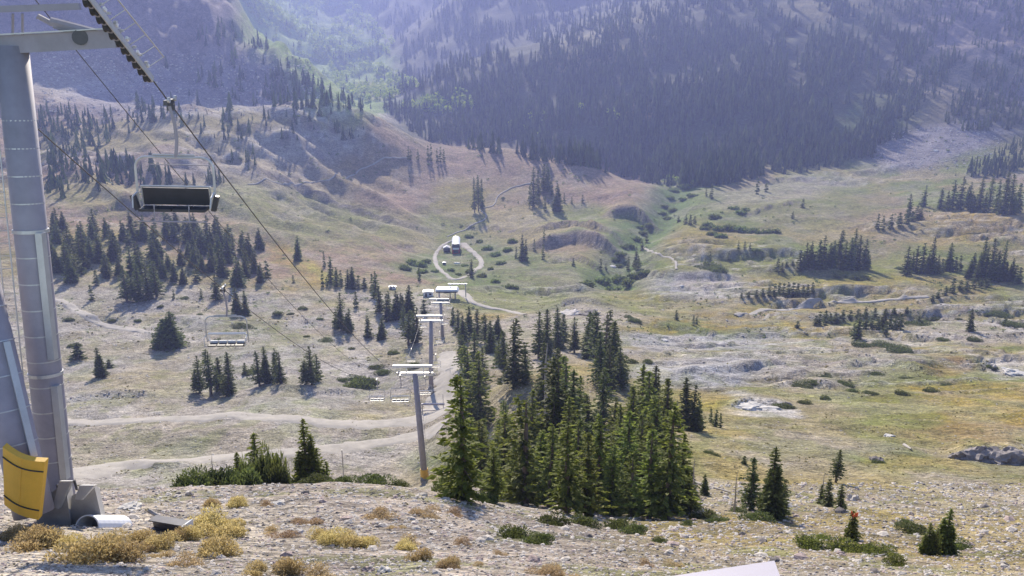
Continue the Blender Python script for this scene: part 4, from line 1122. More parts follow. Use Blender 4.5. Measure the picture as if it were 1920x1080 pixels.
def rubble(name, n, xr, yr, smin, smax, ymax, filt=None, cols=('stone',), par=None):
    x = rng.uniform(*xr, n); y = rng.uniform(*yr, n); V, T = [], []; off = 0
    arr = [tri_arrays(m) for m in ST]
    MI = []
    for a, b in zip(x, y):
        if filt is not None and not filt(a, b): continue
        Y = hit(a, b)
        if Y is None or Y > ymax: continue
        u, t = pix2ut(a, b); P = (float(u) * Y, Y, float(t) * Y)
        k = int(rng.integers(10)); pv, pt = arr[k]
        s = m_per_px(a, b, Y) * (smin + (smax - smin) * rng.random() ** 2.5) * .5
        c, sn = math.cos(a), math.sin(a)
        v = np.stack([(pv[:, 0] * c - pv[:, 1] * sn) * s + P[0], (pv[:, 0] * sn + pv[:, 1] * c) * s + P[1], pv[:, 2] * s + P[2]], -1)
        V.append(v); T.append(pt + off); off += len(pv); MI.append(np.full(len(pt), (0, 0, 1, 0, 2)[k % 5]))
    me = mesh_np(name, np.concatenate(V), [np.concatenate(T)], [M['stone'], M['stone_pink'], M['stone_dark']], matidx=np.concatenate(MI))
    return tag(link(name, me, par), kind='stuff')
rubble("gravel", 22000, (-40, 1960), (905, 1095), 2.5, 11, 90)
def rockyish(a, b):
    Y = hit(a, b)
    if Y is None: return False
    u, _ = pix2ut(a, b)
    r = float(bil(rocky, col_of(np.array([float(u)])), np.array([(math.log(Y) - ls[0]) / (ls[-1] - ls[0]) * (NR - 1)]))[0])
    return rng.random() < max(0.06, (r - .35) * 1.5)
rubble("scree", 8500, (-40, 1960), (560, 930), 1.6, 6, 400, rockyish)
rubble("talus", 2600, (1600, 1900), (225, 335), 1.6, 5, 1400, lambda a, b: ((a - 1760) / 130) ** 2 + ((b - 278) / 40) ** 2 < 1)
rubble("talus", 2600, (80, 620), (100, 215), 1.8, 6.5, 1700, lambda a, b: rng.random() < .8)
TU = [shrub_mesh("grass_tuft", 600 + i, 26, .5, .5, .28, 'tuft', .75, 2) for i in range(4)]
TUP = [proto_arrays(m) for m in TU]
sp = []
for _ in range(5200):
    a = rng.uniform(-40, 1960); b = rng.uniform(560, 1085)
    Y = hit(a, b)
    if Y is None or Y > 420: continue
    gn = float(fbm(np.array([a / 60]), np.array([b / 25]), 3, 12)[0])
    if rng.random() > sstep(.48, .62, gn): continue
    u, t = pix2ut(a, b); s = m_per_px(a, b, Y) * rng.uniform(2.5, 6)
    sp.append((float(u) * Y, Y, float(t) * Y, s, s * .7, a, rng.normal(0, .2)))
joined("grass_tufts", sp, TUP, M['tuft'])
sp = []
LB = [leaf_proto(700 + i, 16, 1.0, 1.2, .0) for i in range(4)]
for _ in range(2600):
    a = rng.uniform(60, 1960); b = rng.uniform(215, 640)
    Y = hit(a, b)
    if Y is None or Y > 1000 or Y < 250: continue
    gn = float(fbm(np.array([a / 50 + 9]), np.array([b / 14]), 3, 14)[0])
    if rng.random() > sstep(.50, .66, gn): continue
    u, t = pix2ut(a, b); s = m_per_px(a, b, Y) * rng.uniform(1.2, 3.6)
    sp.append((float(u) * Y, Y, float(t) * Y - s * .2, s * 1.2, s * .9, a, -.15))
joined("low_shrub_cover", sp, LB, M['willow'])
# ------------------------------------------------------------------ the chairlift
T1_TOP = world_at(22, 92, 21.0)
RIGHT_R = [Vector((-8.95, 18.8, .95)), Vector((-8.95, 19.8, .35)), Vector((-8.9, 22.0, -1.15))]
def rope_path(a, b, sag, n=24):
    return [a + (b - a) * (i / n) - Vector((0, 0, 4 * sag * (i / n) * (1 - i / n))) for i in range(n + 1)]
TW = []   # lift towers below: (top px, top py, base px, base py, Y)
SPEC = [(778, 701, 797, 908, 145.0, 2.75), (808, 602, 809, 757, 222.0, 2.75), (826, 568, 830, 632, 300.0, 2.75)]
for tx, ty, bx, by, Y, g in SPEC:
    top = world_at(tx, ty, Y)
    u, _ = pix2ut(bx, by); Xb = float(u) * Y
    TW.append((top, Vector((Xb, Y, float(zat(Xb, Y)[0]))), g))
TERM = world_at(838, 549, 378.0)
def side_pts(s):
    L_ = [Vector((-11.0 + s * 2.1, 22.0, -1.15))]
    for top, base, g in TW: L_.append(top + Vector((s * g, 0, .55)))
    L_.append(TERM + Vector((s * 2.4, 0, 0.3)))
    return L_
SAG = [4.3, 1.6, 1.2, 1.2]
ROPE = {}
for s in (1, -1):
    L_ = side_pts(s); path = [Vector((L_[0].x, 12.0, 5.2)), Vector((L_[0].x, 18.8, .95)), Vector((L_[0].x, 19.8, .35))]
    for i in range(len(L_) - 1): path += rope_path(L_[i], L_[i + 1], SAG[i])[(0 if i == 0 else 1):]
    ROPE[s] = path
rp = MB()
for s in (1, -1): rp.tube(ROPE[s], .020, 6)
tag(rp.build("haul_rope", M['steel_dark']), "grey steel haul rope of the chairlift running down both sides of the towers", "cable")
cb = MB()
cb.tube(rope_path(Vector((-10.6, 20.0, .9)), TW[0][0] + Vector((0, 0, 1.6)), 5.5, 40), .012, 5)
tag(cb.build("signal_cable", M['steel_dark']), "thin signal cable sagging between the first two lift towers", "cable")
def rope_at(s, Y):
    p = ROPE[s]
    for i in range(len(p) - 1):
        if p[i].y <= Y <= p[i + 1].y:
            return p[i] + (p[i + 1] - p[i]) * ((Y - p[i].y) / (p[i + 1].y - p[i].y))

def rrect(w, z0, z1, r, y=0.0, n=5, top_only=False):
    P = []
    for cx, cz, a0 in ((w - r, z1 - r, 0), (-w + r, z1 - r, 90), (-w + r, z0 + r, 180), (w - r, z0 + r, 270)):
        if top_only and a0 >= 180: continue
        for k in range(n + 1):
            a = math.radians(a0 + 90 * k / n); P.append((cx + r * math.cos(a), y, cz + r * math.sin(a)))
    return P
def make_chair(open_frame=False):
    """origin at the rope grip, hanging down; back towards the viewer uphill"""
    t = thing("chairlift_chair", "chair", "chairlift chair")
    g = MB().box((0, 0, .02), (.10, .62, .13)).box((0, .12, -.12), (.16, .2, .16)); go = g.build("grip", M['steel_dark'], t)
    for sg in (-1, 1):
        MB().tube([(.05, sg * .26, .10), (.11, sg * .26, .10)], .075, 10).build("grip_wheel", M['galv_light'], go)
    MB().tube([(0, 0, -.08), (.10, 0, -.5), (.12, 0, -1.0), (.06, 0, -1.42)], .046, 8).build("hanger", M['galv'], t)
    fr = MB().tube(rrect(1.02, -2.55, -1.42, .28, 0, 6, True) [::1], .028, 8)
    P = rrect(1.02, -2.55, -1.42, .30, 0, 6, True)
    fr = MB().tube([(1.02, .05, -2.78), (1.02, 0, -2.4)] + P + [(-1.02, 0, -2.4), (-1.02, .05, -2.78)], .036, 8)
    fr.build("bail_frame", M['galv_light'], t)
    MB().tube([(-.55, 0, -1.36), (.55, 0, -1.36)], .024, 8).build("damper_bar", M['galv_light'], t)
    MB().tube([(-.62, 0, -1.62), (.98, 0, -1.62)], .014, 6).build("cross_wire", M['galv'], t)
    if open_frame:
        bf = MB().tube([(-.92, 0, -2.32), (.92, 0, -2.32)], .06, 8).tube([(-.92, .05, -2.72), (.92, .05, -2.72)], .035, 8)
        for x in (-.92, .92): bf.tube([(x, 0, -2.32), (x, .05, -2.72)], .03, 8)
        bf.build("back_frame", M['white'], t)
        for k in range(4):
            MB().box((-.66 + .44 * k, -.26, -2.80), (.40, .46, .06)).build("seat", M['pad'], t)
            MB().box((-.66 + .44 * k, -.05, -2.72), (.36, .06, .13)).build("seat_edge", M['white'], t)
        for x in (-1.0, 1.0):
            MB().tube([(x, -.02, -2.35), (x * 1.02, -.42, -2.42), (x, -.5, -2.8)], .022, 6).build("armrest", M['galv_light'], t)
        return t
    bk = MB().box((0, -.02, -2.47), (1.72, .07, .46), Matrix.Rotation(.14, 3, 'X')).build("backrest", M['pad'], t)
    bf = MB().tube([(-.90, -.02, -2.20), (.90, -.02, -2.20)], .026, 8).tube([(-.90, .05, -2.76), (.90, .05, -2.76)], .022, 8)
    for x in (-.9, .9): bf.tube([(x, -.02, -2.2), (x, .05, -2.76)], .024, 8)
    bf.build("back_frame", M['galv_light'], bk)
    st = MB()
    for k in range(4): st.box((-.66 + .44 * k, -.28, -2.76), (.41, .5, .07))
    st.build("seat", M['pad'], t)
    for x in (-1.0, 1.0):
        MB().box((x * 1.05, -.15, -2.62), (.12, .16, .42), Matrix.Rotation(.25 * x, 3, 'Y')).build("arm_pad", M['pad'], t)
        MB().tube([(x, -.02, -2.35), (x * 1.02, -.42, -2.42), (x * 1.0, -.5, -2.7)], .022, 6).build("armrest", M['galv_light'], t)
    fb = MB().tube([(-.9, -.55, -3.05), (.9, -.55, -3.05)], .02, 6)
    for x in (-.45, .45): fb.tube([(x, -.5, -2.6), (x, -.55, -3.05)], .016, 6)
    fb.build("footrest", M['galv'], t)
    return t
chair = make_chair(); chair_open = make_chair(True)
chairs = [(1, 23.6, "large empty quad chair with black back hanging just below the first tower"),
          (-1, 41.5, "empty quad chair hanging over the gravel slope on the left rope"),
          (1, 86, "empty chair with pale bench hanging left of the second tower"),
          (-1, 108, "empty chair on the left rope farthest left beside the second tower"),
          (1, 128, "empty chair in front of the second tower column"),
          (1, 172, "empty chair just past the second tower on the right rope"),
          (-1, 180, "empty chair just past the second tower on the left rope"),
          (1, 205, "small empty chair right of the third tower top"), (-1, 235, "small empty chair on the left rope behind the third tower"),
          (1, 250, "small empty chair below the fourth tower"), (-1, 282, "small empty chair left of the fourth tower"),
          (1, 320, "tiny chair near the lift terminal on the right rope"), (-1, 330, "tiny chair near the lift terminal on the left rope")]
for i, (s, Y, lab) in enumerate(chairs):
    c = chair if i == 0 else chair_open if i == 1 else copy_tree(chair_open)
    p = rope_at(s, Y); c.location = p - Vector((0, 0, .03)); c.rotation_euler = (0, math.radians(R_.uniform(-2, 2)), math.radians(2.5 + R_.uniform(-2, 2)))
    tag(c, lab, "chairlift chair", "empty chairs hanging on the lift")

def sheave_train(parent, ctr, direc, n, r, side):
    """a beam with n grooved wheels along the rope"""
    d = direc.normalized(); L_ = n * r * 2.3
    nrm = d.cross(Vector((1, 0, 0))).normalized()
    if nrm.z > 0: nrm = -nrm
    rot = d.to_track_quat('Y', 'Z').to_matrix()
    bo = MB().box(ctr + nrm * r * 1.1, (.10, L_, r * .7), rot).build("sheave_beam", M['galv'], parent)
    MB().box(ctr + nrm * r * 1.0 + Vector((.095, 0, 0)), (.03, L_ * .97, r * 1.1), rot).build("side_plate", M['galv_light'], bo)
    for k in range(n // 2 + 1):
        MB().box(ctr + d * ((k - n / 4) * r * 4.2) - nrm * r * .15 + Vector((.10, 0, 0)), (.05, r * .8, r * .55), rot).build("bracket", M['white'], bo)
    me = None
    for k in range(n):
        c = ctr + d * ((k - (n - 1) / 2) * r * 2.25) + nrm * (r * 1.05)
        mb = MB().tube([c + Vector((-.06, 0, 0)), c + Vector((-.055, 0, 0)), c + Vector((-.02, 0, 0)), c + Vector((.02, 0, 0)), c + Vector((.055, 0, 0)), c + Vector((.06, 0, 0))], [r * .9, r, r * .86, r * .86, r, r * .9], 14)
        mb = mb
        so_ = mb.build("sheave", M['rubber'], bo)
        MB().tube([c + Vector((-.075, 0, 0)), c + Vector((.075, 0, 0))], r * .62, 12).build("hub", M['galv_light'], so_) if False else None
    return bo

# ---- the first tower beside the viewpoint
t1 = thing("lift_tower", "large grey steel lift tower with yellow padded leg at the left edge", "lift tower", (0, 0, 0))
base1 = world_at(110, 935, 19.9)
top1 = T1_TOP.copy()
ax1 = (top1 - base1).normalized()
col = MB().tube([base1 - ax1 * .4, base1 + ax1 * .35, base1 + (top1 - base1) * .5, top1 + ax1 * .05], [.40, .385, .37, .355], 28)
col.build("column", M['galv'], t1, smooth=True)
legb = world_at(42, 870, 18.6); legt = world_at(-150, 60, 21.0)
lax = (legt - legb).normalized()
MB().tube([legb - lax * 1.2, legb, legt], [.44, .43, .40], 28).build("leg", M['galv'], t1, smooth=True)
for f in (.62, .30):                                                  # flange rings between the column lengths
    p = base1 + (top1 - base1) * f
    MB().tube([p - ax1 * .04, p + ax1 * .04], .40, 24).build("flange", M['galv_light'], t1)
for k in range(14):                                                   # straps round the column and leg
    f = .10 + k * .058
    p = base1 + (top1 - base1) * f
    MB().tube([p - ax1 * .014, p + ax1 * .014], .394 - .04 * f, 24).build("strap", M['galv_light'], t1)
for k in range(5):
    p = legb + lax * (.5 + k * .8)
    MB().tube([p - lax * .014, p + lax * .014], .445, 24).build("strap", M['galv_light'], t1)
side = ax1.cross(Vector((0, 1, 0))).normalized()
if side.x < 0: side = -side
for f0, f1 in ((.06, .28), (.34, .62)):                               # cable trays on the right side
    a = base1 + (top1 - base1) * f0; b = base1 + (top1 - base1) * f1
    off = side * .34 + Vector((0, -.22, 0))
    rot = (b - a).to_track_quat('Z', 'Y').to_matrix()
    MB().box((a + b) / 2 + off, (.16, .20, (b - a).length), rot).build("cable_tray", M['galv_light'], t1)
ld = MB()
for dx in (-.62, -.36):
    ld.tube([base1 + side * dx + Vector((0, -.32, .6)), top1 + side * dx + Vector((0, -.30, -.3))], .016, 6)
L_ = (top1 - base1).length
for k in range(int(L_ / .3)):
    p = base1 + ax1 * (.6 + k * .3) + Vector((0, -.32, 0))
    ld.tube([p + side * -.62, p + side * -.36], .012, 5, cap=False)
ld.build("ladder", M['galv_light'], t1)
lp = MB()
a = legb + side * .42 + Vector((0, -.2, .3)); b = legb + lax * 3.0 + side * .42 + Vector((0, -.2, 0))
lp.box((a + b) / 2, (.14, .16, (b - a).length), (b - a).to_track_quat('Z', 'Y').to_matrix())
lp.build("cable_tray", M['galv_light'], t1)
# cross arm with bright top edge, frame above it
armc = world_at(75, 80, 21.0)
aL = world_at(-420, 108, 21.0); aR = world_at(222, 72, 21.0)
d = aR - aL
rot = d.to_track_quat('X', 'Z').to_matrix()
MB().box((aL + aR) / 2, (d.length, .42, .40), rot).build("cross_arm", M['galv'], t1)
MB().box((aL + aR) / 2 + Vector((0, -.05, .225)), (d.length, .5, .03), rot).build("arm_top_plate", M['galv_light'], t1)
a = world_at(-420, 32, 20.6); b = world_at(150, 12, 20.6)
fr = MB().box((a + b) / 2, ((b - a).length, .10, .14), (b - a).to_track_quat('X', 'Z').to_matrix())
for px in (24, 42): fr.tube([world_at(px, 26, 20.6), world_at(px, 66, 20.8)], .028, 6)
fr.build("lifting_frame", M['galv'], t1)
br = MB()
for q0, q1, th in (((95, 40), (180, 62), .10), ((70, 30), (128, 60), .06), ((100, 48), (165, 66), .06)):
    br.tube([world_at(*q0, 20.8), world_at(*q1, 21.0)], th, 8)
br.build("arm_brace", M['galv'], t1)
MB().tube([world_at(150, 70, 20.72), world_at(150, 70, 20.95)], .17, 16).build("pivot", M['steel_dark'], t1)
sd = RIGHT_R[2] - RIGHT_R[1]
sheave_train(t1, (RIGHT_R[1] + RIGHT_R[2]) / 2 + Vector((0, .1, -.02)), sd, 11, .135, 1)
cw = MB()
p0, p1 = RIGHT_R[1] + Vector((.45, -.3, .35)), RIGHT_R[2] + Vector((.42, .3, .22))
cw.tube([p0, p1], .016, 6)
for f in np.linspace(0, 1, 7):
    q = p0 + (p1 - p0) * f; cw.tube([q, q + Vector((-.42, 0, -.25))], .011, 5)
cw.build("catwalk_rail", M['galv_light'], t1)
for f in np.linspace(.0, 1, 9):
    q = RIGHT_R[1] + (RIGHT_R[2] - RIGHT_R[1]) * f + Vector((.10, 0, .10)); MB().box(q, (.07, .09, .06)).build("rope_catcher", M['galv_light'], t1)
sheave_train(t1, (RIGHT_R[1] + RIGHT_R[2]) / 2 + Vector((-4.2, .1, -.02)), sd, 9, .165, 1)
# yellow pad strapped to the uphill face of the leg
pd = []
N_ = 10
pts_t = [world_at(5, 838, 18.0), world_at(84, 866, 18.0)]; pts_b = [world_at(8, 946, 17.8), world_at(72, 975, 17.8)]
V, Q = [], []
for j in range(7):
    for i in range(N_ + 1):
        f = i / N_; g = j / 6
        p = (pts_t[0] * (1 - f) + pts_t[1] * f) * (1 - g) + (pts_b[0] * (1 - f) + pts_b[1] * f) * g
        bow = math.sin(math.pi * f) * .10
        V.append(p + Vector((0, -bow, -.05 * math.sin(math.pi * f) * (1 - g))))
n0 = len(V)
V += [p + Vector((0.01, .16, .02)) for p in V]
for j in range(6):
    for i in range(N_):
        a = j * (N_ + 1) + i; b = a + N_ + 1
        Q.append((a, b, b + 1, a + 1)); Q.append((n0 + a, n0 + a + 1, n0 + b + 1, n0 + b))
for i in range(N_):
    Q.append((i, i + 1, n0 + i + 1, n0 + i)); a = 6 * (N_ + 1) + i; Q.append((a, n0 + a, n0 + a + 1, a + 1))
for j in range(6):
    for e in (0, N_):
        a = j * (N_ + 1) + e; b = a + N_ + 1; Q.append((a, n0 + a, n0 + b, b) if e == 0 else (a, b, n0 + b, n0 + a))
pm = MB().add(V, Q)
tag(pm.build("yellow_pad", M['yellow'], t1, smooth=False), "yellow padding wrapped round the tower leg")
for j in (1, 5):
    MB().tube([Vector(V[j * (N_ + 1) + i]) + Vector((0, -.012, 0)) for i in range(N_ + 1)], .016, 6).build("strap", M['rubber'], t1)
MB().tube([Vector(V[j * (N_ + 1) + 5]) + Vector((0, -.004, 0)) for j in range(7)], .007, 5).build("seam", M['yellow'], t1)
# concrete footing: two sloping blocks with pale base plates
zt = float(zat(-10.8, 19.5)[0])
def poly_prism(front, dy, name, mat, parent):
    n = len(front); V = [Vector(p) for p in front] + [Vector(p) + dy for p in front]
    mb = MB(); mb.v = [tuple(p) for p in V]
    for i in range(n): mb.q.append((i, (i + 1) % n, n + (i + 1) % n, n + i))
    if n == 4: mb.q += [(3, 2, 1, 0), (4, 5, 6, 7)]
    else:
        mb.t += [(0, i + 1, i) for i in range(1, n - 1)] + [(n, n + i, n + i + 1) for i in range(1, n - 1)]
    return mb.build(name, mat, parent)
Yf = 18.9
poly_prism([world_at(64, 1012, Yf), world_at(72, 945, Yf), world_at(122, 902, Yf), world_at(136, 1012, Yf)], Vector((-.35, .9, -.62)), "footing", M['concrete'], t1)
poly_prism([world_at(128, 1012, Yf + .25), world_at(134, 930, Yf + .25), world_at(176, 908, Yf + .25), world_at(190, 968, Yf + .25), world_at(178, 1012, Yf + .25)], Vector((-.35, .9, -.62)), "footing", M['concrete'], t1)
for (x0, y0), (x1, y1), w in (((120, 902), (106, 952), 22), ((160, 910), (148, 936), 26)):
    poly_prism([world_at(x0 - w / 2 + 2, y0, Yf - .03), world_at(x1 - 8, y1, Yf - .12), world_at(x1 + 4, y1 + 2, Yf - .12), world_at(x0 + w / 2 + 4, y0, Yf - .03)], Vector((0, .12, -.05)), "base_plate", M['galv_light'], t1)
for k in range(4):
    p = world_at(96 + k * 16, 930 - k * 4, Yf + .1); MB().tube([p, p + Vector((0, -.05, .28))], .03, 6).build("anchor_bolt", M['steel_dark'], t1)
# culvert half pipe and steel beam lying beside the footing
cv = MB()
a = world_at(162, 984, 18.6); b = world_at(226, 984, 19.6)
d = (b - a).normalized(); r_ = .30
ring = []
for i, f in enumerate(np.linspace(0, 1, 15)):
    c = a + (b - a) * f + Vector((0, 0, -.08)); rr = r_ * (1 + .012 * (i % 2))
    n_ = d.cross(Vector((0, 0, 1))).normalized(); up = n_.cross(d).normalized()
    for k in range(13):
        t = math.pi * k / 12; cv.v.append(tuple(c + n_ * math.cos(t) * rr * 1.15 + up * math.sin(t) * rr))
    for k in range(13):
        t = math.pi * k / 12; cv.v.append(tuple(c + n_ * math.cos(t) * (rr - .03) * 1.15 + up * math.sin(t) * (rr - .03)))
for i in range(14):
    for k in range(12):
        A = i * 26 + k; cv.q.append((A, A + 1, A + 27, A + 26)); cv.q.append((A + 13, A + 39, A + 40, A + 14))
for k in range(12):
    cv.q.append((k, k + 13, k + 14, k + 1)); A = 14 * 26 + k; cv.q.append((A, A + 1, A + 14, A + 13))
tag(cv.build("culvert_pipe", M['white']), "pale corrugated half pipe lying beside the concrete tower footing", "pipe")
a = world_at(288, 985, 19.0); b = world_at(352, 996, 18.6)
rt = (b - a).to_track_quat('X', 'Z').to_matrix()
tb = thing("steel_beam", "dark steel beam lying among the brush near the tower footing", "beam", (a + b) / 2)
c0 = Vector((0, 0, .08))
for nm, off, sz in (("flange", (0, 0, .12), ((b - a).length, .26, .03)), ("flange", (0, 0, -.12), ((b - a).length, .26, .03)), ("web", (0, 0, 0), ((b - a).length, .03, .21))):
    MB().box(c0 + rt @ Vector(off), sz, rt).build(nm, M['steel_dark'], tb)
MB().box(c0 + rt @ Vector(((b - a).length / 2 + .02, 0, 0)), (.04, .34, .30), rt).build("end_plate", M['white'], tb)
ps = world_at(292, 965, 19.2); gp = at_pix(292, 985)
MB_ = MB().tube([Vector((ps.x, ps.y, float(zat(ps.x, ps.y)[0]) - .2)), ps, ps + Vector((-.18, 0, .12))], .06, 7)
tag(MB_.build("stump", M['dead']), "short grey weathered stump beside the dark steel beam", "stump")

# ---- the towers below
def tower(top, base, g, lab, pad, n_sh=4):
    t = thing("lift_tower", lab, "lift tower", (0, 0, 0), None, "lift towers below the first tower")
    ax = (top - base).normalized(); h = (top - base).length
    MB().tube([base - ax * .5, base + (top - base) * .5, top + ax * .2], [.62, .54, .45], 16).build("column", M['galv'], t, smooth=True)
    MB().box(base + ax * .1, (1.7, 1.7, .9), None, .8).build("footing", M['concrete'], t)
    MB().box(top, (2 * g + .9, .5, .55)).build("cross_arm", M['white'], t)
    lf = MB().box(top + Vector((-.4, 0, 1.45)), (2 * g + 1.4, .34, .42))
    for s in (-1, 1): lf.tube([top + Vector((s * g * .55, 0, .2)), top + Vector((s * g * .55, 0, 1.4))], .09, 6)
    lf.build("lifting_frame", M['white'], t)
    for s in (-1, 1):
        sheave_train(t, top + Vector((s * g, 0, .5)), Vector((0, 1, -.42)), n_sh, .24, s)
        MB().box(top + Vector((s * (g + .55), 0, .1)), (.5, 2.4, .06), Matrix.Rotation(-.38, 3, 'X')).build("catwalk", M['galv'], t)
    ld = MB()
    for dx in (.52, .82): ld.tube([base + Vector((dx, -.4, .5)), top + Vector((dx, -.3, -.2))], .025, 5)
    for k in range(int(h / .6)):
        p = base + ax * (.5 + k * .6) + Vector((0, -.4, 0)); ld.tube([p + Vector((.52, 0, 0)), p + Vector((.82, 0, 0))], .02, 4, cap=False)
    ld.build("ladder", M['galv'], t)
    if pad:
        pz = base + ax * pad
        MB().tube([pz - ax * .9, pz - ax * .85, pz + ax * .85, pz + ax * .9], [.64, .74, .74, .64], 16).build("yellow_pad", M['yellow'], t)
    return t
pad2 = 0
ty = world_at(797, 887, 145.0); pad2 = (ty - TW[0][1]).length
tower(TW[0][0], TW[0][1], TW[0][2], "second grey lift tower with a yellow band near its foot behind the crest", pad2, 6)
tower(TW[1][0], TW[1][1], TW[1][2], "third lift tower standing on the dirt lane below the second", 0, 6)
tower(TW[2][0], TW[2][1], TW[2][2], "fourth small lift tower just above the lift terminal", 0, 4)

# maintenance frame at the foot of the third tower
p = at_pix(812, 772); mf = thing("work_platform", "low dark steel frame on the lane at the foot of the third tower", "platform", p)
dk = MB().box((0, 0, 2.0), (5.6, .5, .35)); dk.build("deck", M['galv'], mf)
for x in (-2.6, 2.5): MB().tube([(x, 0, -.6), (x, 0, 1.9)], .10, 6).build("post", M['galv'], mf)
MB().tube([(2.5, 0, 2.1), (2.5, 0, 4.6)], .07, 6).tube([(-2.6, 0, .3), (2.5, 0, .5)], .12, 6).build("rail", M['galv'], mf)
# thin marker pole behind the crest
mp = thing("marker_pole", "thin grey marker pole standing behind the stony crest", "pole", (0, 0, 0))
u, _ = pix2ut(645, 900); X_ = float(u) * 118; zb = float(zat(X_, 118)[0]); tp = world_at(641, 845, 118.0)
MB().tube([(X_, 118, zb - .3), tp], .07, 6).build("shaft", M['dead'], mp)
MB().tube([tp + Vector((0, 0, -.05)), tp + Vector((0, 0, .10))], .10, 6).build("cap", M['steel_dark'], mp)

# ---- bottom terminal of the lift
def hut(name, lab, cat, pos, w, l, h, roof, wall, rh=.9, group=None, band=None, front_mat=None):
    t = thing(name, lab, cat, pos)
    MB().box((0, 0, h / 2 - .4), (w, l, h + .8)).build("wall", wall, t)
    rf = MB().add([(-w * .58, -l * .56, h), (w * .58, -l * .56, h), (w * .58, l * .56, h), (-w * .58, l * .56, h), (0, -l * .56, h + rh), (0, l * .56, h + rh)], [(0, 4, 5, 3), (4, 1, 2, 5), (3, 2, 1, 0)], [(0, 1, 4), (2, 3, 5)])
    rf.build("roof", roof, t)
    MB().box((-w * .2, -l / 2 - .03, 1.0), (.9, .06, 2.0)).build("door", M['steel_dark'], t)
    MB().box((w * .25, -l / 2 - .03, 1.5), (1.1, .06, .8)).build("window", M['glass'], t)
    return t
pt = TERM.copy(); gz = float(zat(TERM.x, TERM.y)[0])
tb_ = thing("lift_terminal", "white roofed lower lift terminal at the end of the tower line", "lift terminal", (TERM.x, TERM.y, gz))
hgt = max(3.0, TERM.z - gz)
MB().box((0, 1.2, hgt + .9), (10.5, 5.0, .9), None, .85).build("roof", M['white'], tb_)
MB().box((0, 1.2, hgt + .1), (9.6, 4.6, .7)).build("machine_housing", M['steel_dark'], tb_)
for x in (-3.6, 3.6): MB().tube([(x, 1.2, -.8), (x, 1.2, hgt)], .3, 8).build("post", M['galv'], tb_)
MB().tube([(0, 1.2, hgt - .5), (0, 1.2, hgt - .3)], 2.4, 24).build("bullwheel", M['steel_dark'], tb_)
MB().box((4.6, 3.5, hgt + 2.4), (8.5, .5, .5)).build("beam", M['galv_light'], tb_)
for x in (1.2, 8.2): MB().tube([(x, 3.5, -.8), (x, 3.5, hgt + 2.2)], .25, 8).build("post", M['galv_light'], tb_)
u, t_ = pix2ut(803, 553); Yh = 385.0; Xh = float(u) * Yh
hut("operator_hut", "small white box hut left of the lower lift terminal", "hut", (Xh, Yh, max(float(zat(Xh, Yh)[0]), float(t_) * Yh - 2.6)), 4.2, 3.2, 2.6, M['white'], M['white'], .3)
# ---- the farther terminal on the loop road
pf = at_pix(855, 476); k_ = m_per_px(855, 476, pf.y)
ft = thing("lift_terminal", "long white vaulted lift terminal with red front inside the gravel loop", "lift terminal", pf, (0, 0, math.radians(3)))
w_, l_, h_ = 16 * k_, 26.0, 25 * k_
V, Q = [], []
for j, yy in enumerate((0.0, l_)):
    for i in range(13):
        a = math.pi * i / 12; V.append((-math.cos(a) * w_ / 2, yy, h_ * .55 + math.sin(a) * w_ * .30))
for i in range(12): Q.append((i, i + 1, 14 + i, 13 + i))
MB().add(V, Q).build("roof", M['white'], ft)
MB().box((0, l_ / 2, h_ * .27), (w_ * .92, l_ * .96, h_ * .56)).build("wall", M['red'], ft)
MB().box((0, -.05, h_ * .62), (w_ * .9, .3, h_ * .3)).build("gable", M['steel_dark'], ft)
MB().box((0, -.25, h_ * .40), (w_ * .72, .16, h_ * .14)).build("sign_band", M['white'], ft)
MB().box((0, -.22, h_ * .18), (w_ * .55, .14, h_ * .22)).build("entrance", M['steel_dark'], ft)
pp = at_pix(838, 471)
hut("operator_hut", "white roofed shed left of the farther lift terminal", "hut", pp, 12 * k_, 4.5, 3.0, M['white'], M['steel_dark'], 1.4)
pp = at_pix(857, 497)
sb = thing("snow_fence_panel", "small white panel standing in front of the farther terminal", "panel", pp)
MB().box((0, 0, 1.2), (9 * k_, .25, 1.2)).build("board", M['white'], sb)
for x in (-3.2 * k_, 3.2 * k_): MB().box((x, .1, .3), (.2, .2, 1.4)).build("post", M['galv'], sb)
pp = at_pix(833, 497)
hut("equipment_box", "small pale equipment box on the gravel loop left of the white panel", "box", pp, 2.2, 2.0, 1.8, M['white'], M['galv'], .3)
# car-sized white object by the trees left of the terminal
pp = at_pix(736, 542)
hut("equipment_box", "white box beside the dark conifers on the slope above the terminal", "box", pp, 3.2, 2.2, 1.4, M['white'], M['white'], .25)
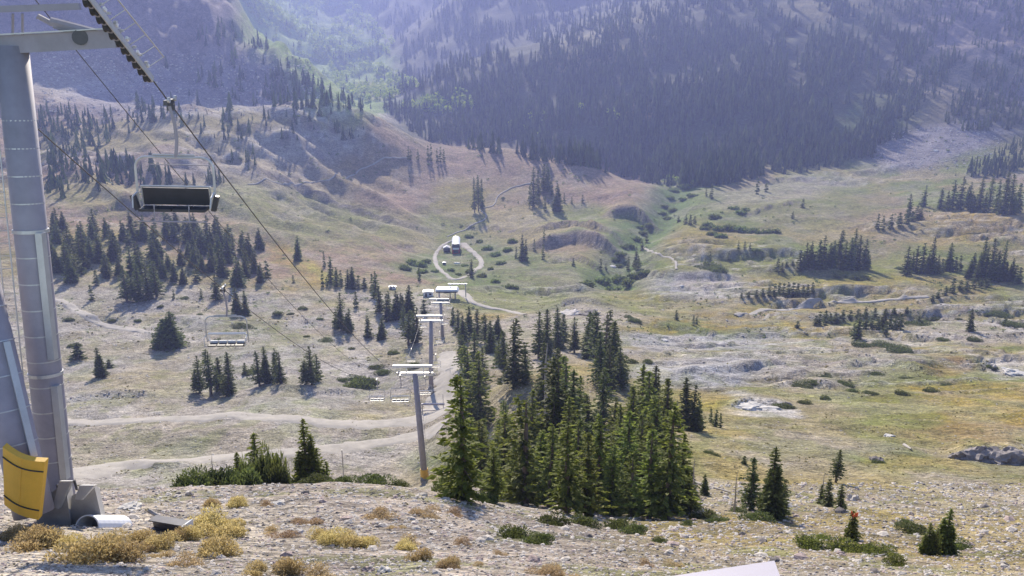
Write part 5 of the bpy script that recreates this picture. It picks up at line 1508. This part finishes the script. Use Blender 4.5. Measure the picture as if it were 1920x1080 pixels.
# ---- pale sheet metal roof edge below the viewpoint
V = [world_at(1140, 1098, 9.0), world_at(1452, 1051, 9.0), world_at(1464, 1084, 8.2), world_at(1470, 1125, 7.4), world_at(1150, 1135, 8.0)]
re = thing("metal_roof", "corner of a pale lavender sheet metal roof at the bottom edge", "roof", (0, 0, 0))
n = len(V); mb = MB()
mb.v = [tuple(p) for p in V] + [tuple(p + Vector((0, .02, -.10))) for p in V]
mb.t = [(0, i + 1, i) for i in range(1, n - 1)] + [(n, n + i, n + i + 1) for i in range(1, n - 1)]
for i in range(n): mb.q.append((i, (i + 1) % n, n + (i + 1) % n, n + i))
mb.build("sheet", M['roof_pale'], re)
MB().box((V[3] + V[4]) / 2 + Vector((0, -.4, -1.6)), (1.2, .3, 3.0)).build("wall", M['galv'], re)
# ---- orange ribbon on the young fir
for d in placed:
    if d['key'] == 'fore_flag' and 'obj' in d:
        c = d['P'] + Vector((0.0, -.12, d['h'] * .97))
        rb = MB()
        for k in range(3):
            a = k * 2.1; q = Vector((math.cos(a), math.sin(a), 0))
            rb.add([c + q * .03, c + q * .17 + Vector((0, 0, .03)), c + q * .15 + Vector((0, 0, -.20)), c + q * .02 + Vector((0, 0, -.16)),
                    c + q * .03 + Vector((.012, .012, 0)), c + q * .17 + Vector((.012, .012, .03)), c + q * .15 + Vector((.012, .012, -.20)), c + q * .02 + Vector((.012, .012, -.16))],
                   [(0, 1, 2, 3), (7, 6, 5, 4), (0, 4, 5, 1), (1, 5, 6, 2), (2, 6, 7, 3), (3, 7, 4, 0)])
        tag(rb.build("ribbon", M['flag']), "bright orange ribbon tied to the tip of the young fir", "ribbon")
# ---- dead leaning logs and snags
def log(x0, y0, x1, y1, lab, r=.10, Y=None):
    a = at_pix(x0, y0, Y); b = at_pix(x1, y1, Y)
    k = m_per_px(x0, y0, a.y)
    tag(MB().tube([a + Vector((0, 0, r * .6)), (a + b) / 2 + Vector((0, 0, r * .8)), b + Vector((0, 0, r))], [r, r * .8, r * .4], 7).build("log", M['dead']), lab, "log")
log(1300, 905, 1370, 925, "long bleached log lying on the slope right of the big grove", .12)
log(1495, 930, 1508, 922, "short bleached log left of the windblown fir pair", .10)
log(1640, 1045, 1662, 1040, "bleached stick lying in the juniper mat", .04)
log(1695, 836, 1708, 845, "white log lying in the green gully", .25)

print("terrain z", ZZ.min(), ZZ.max())
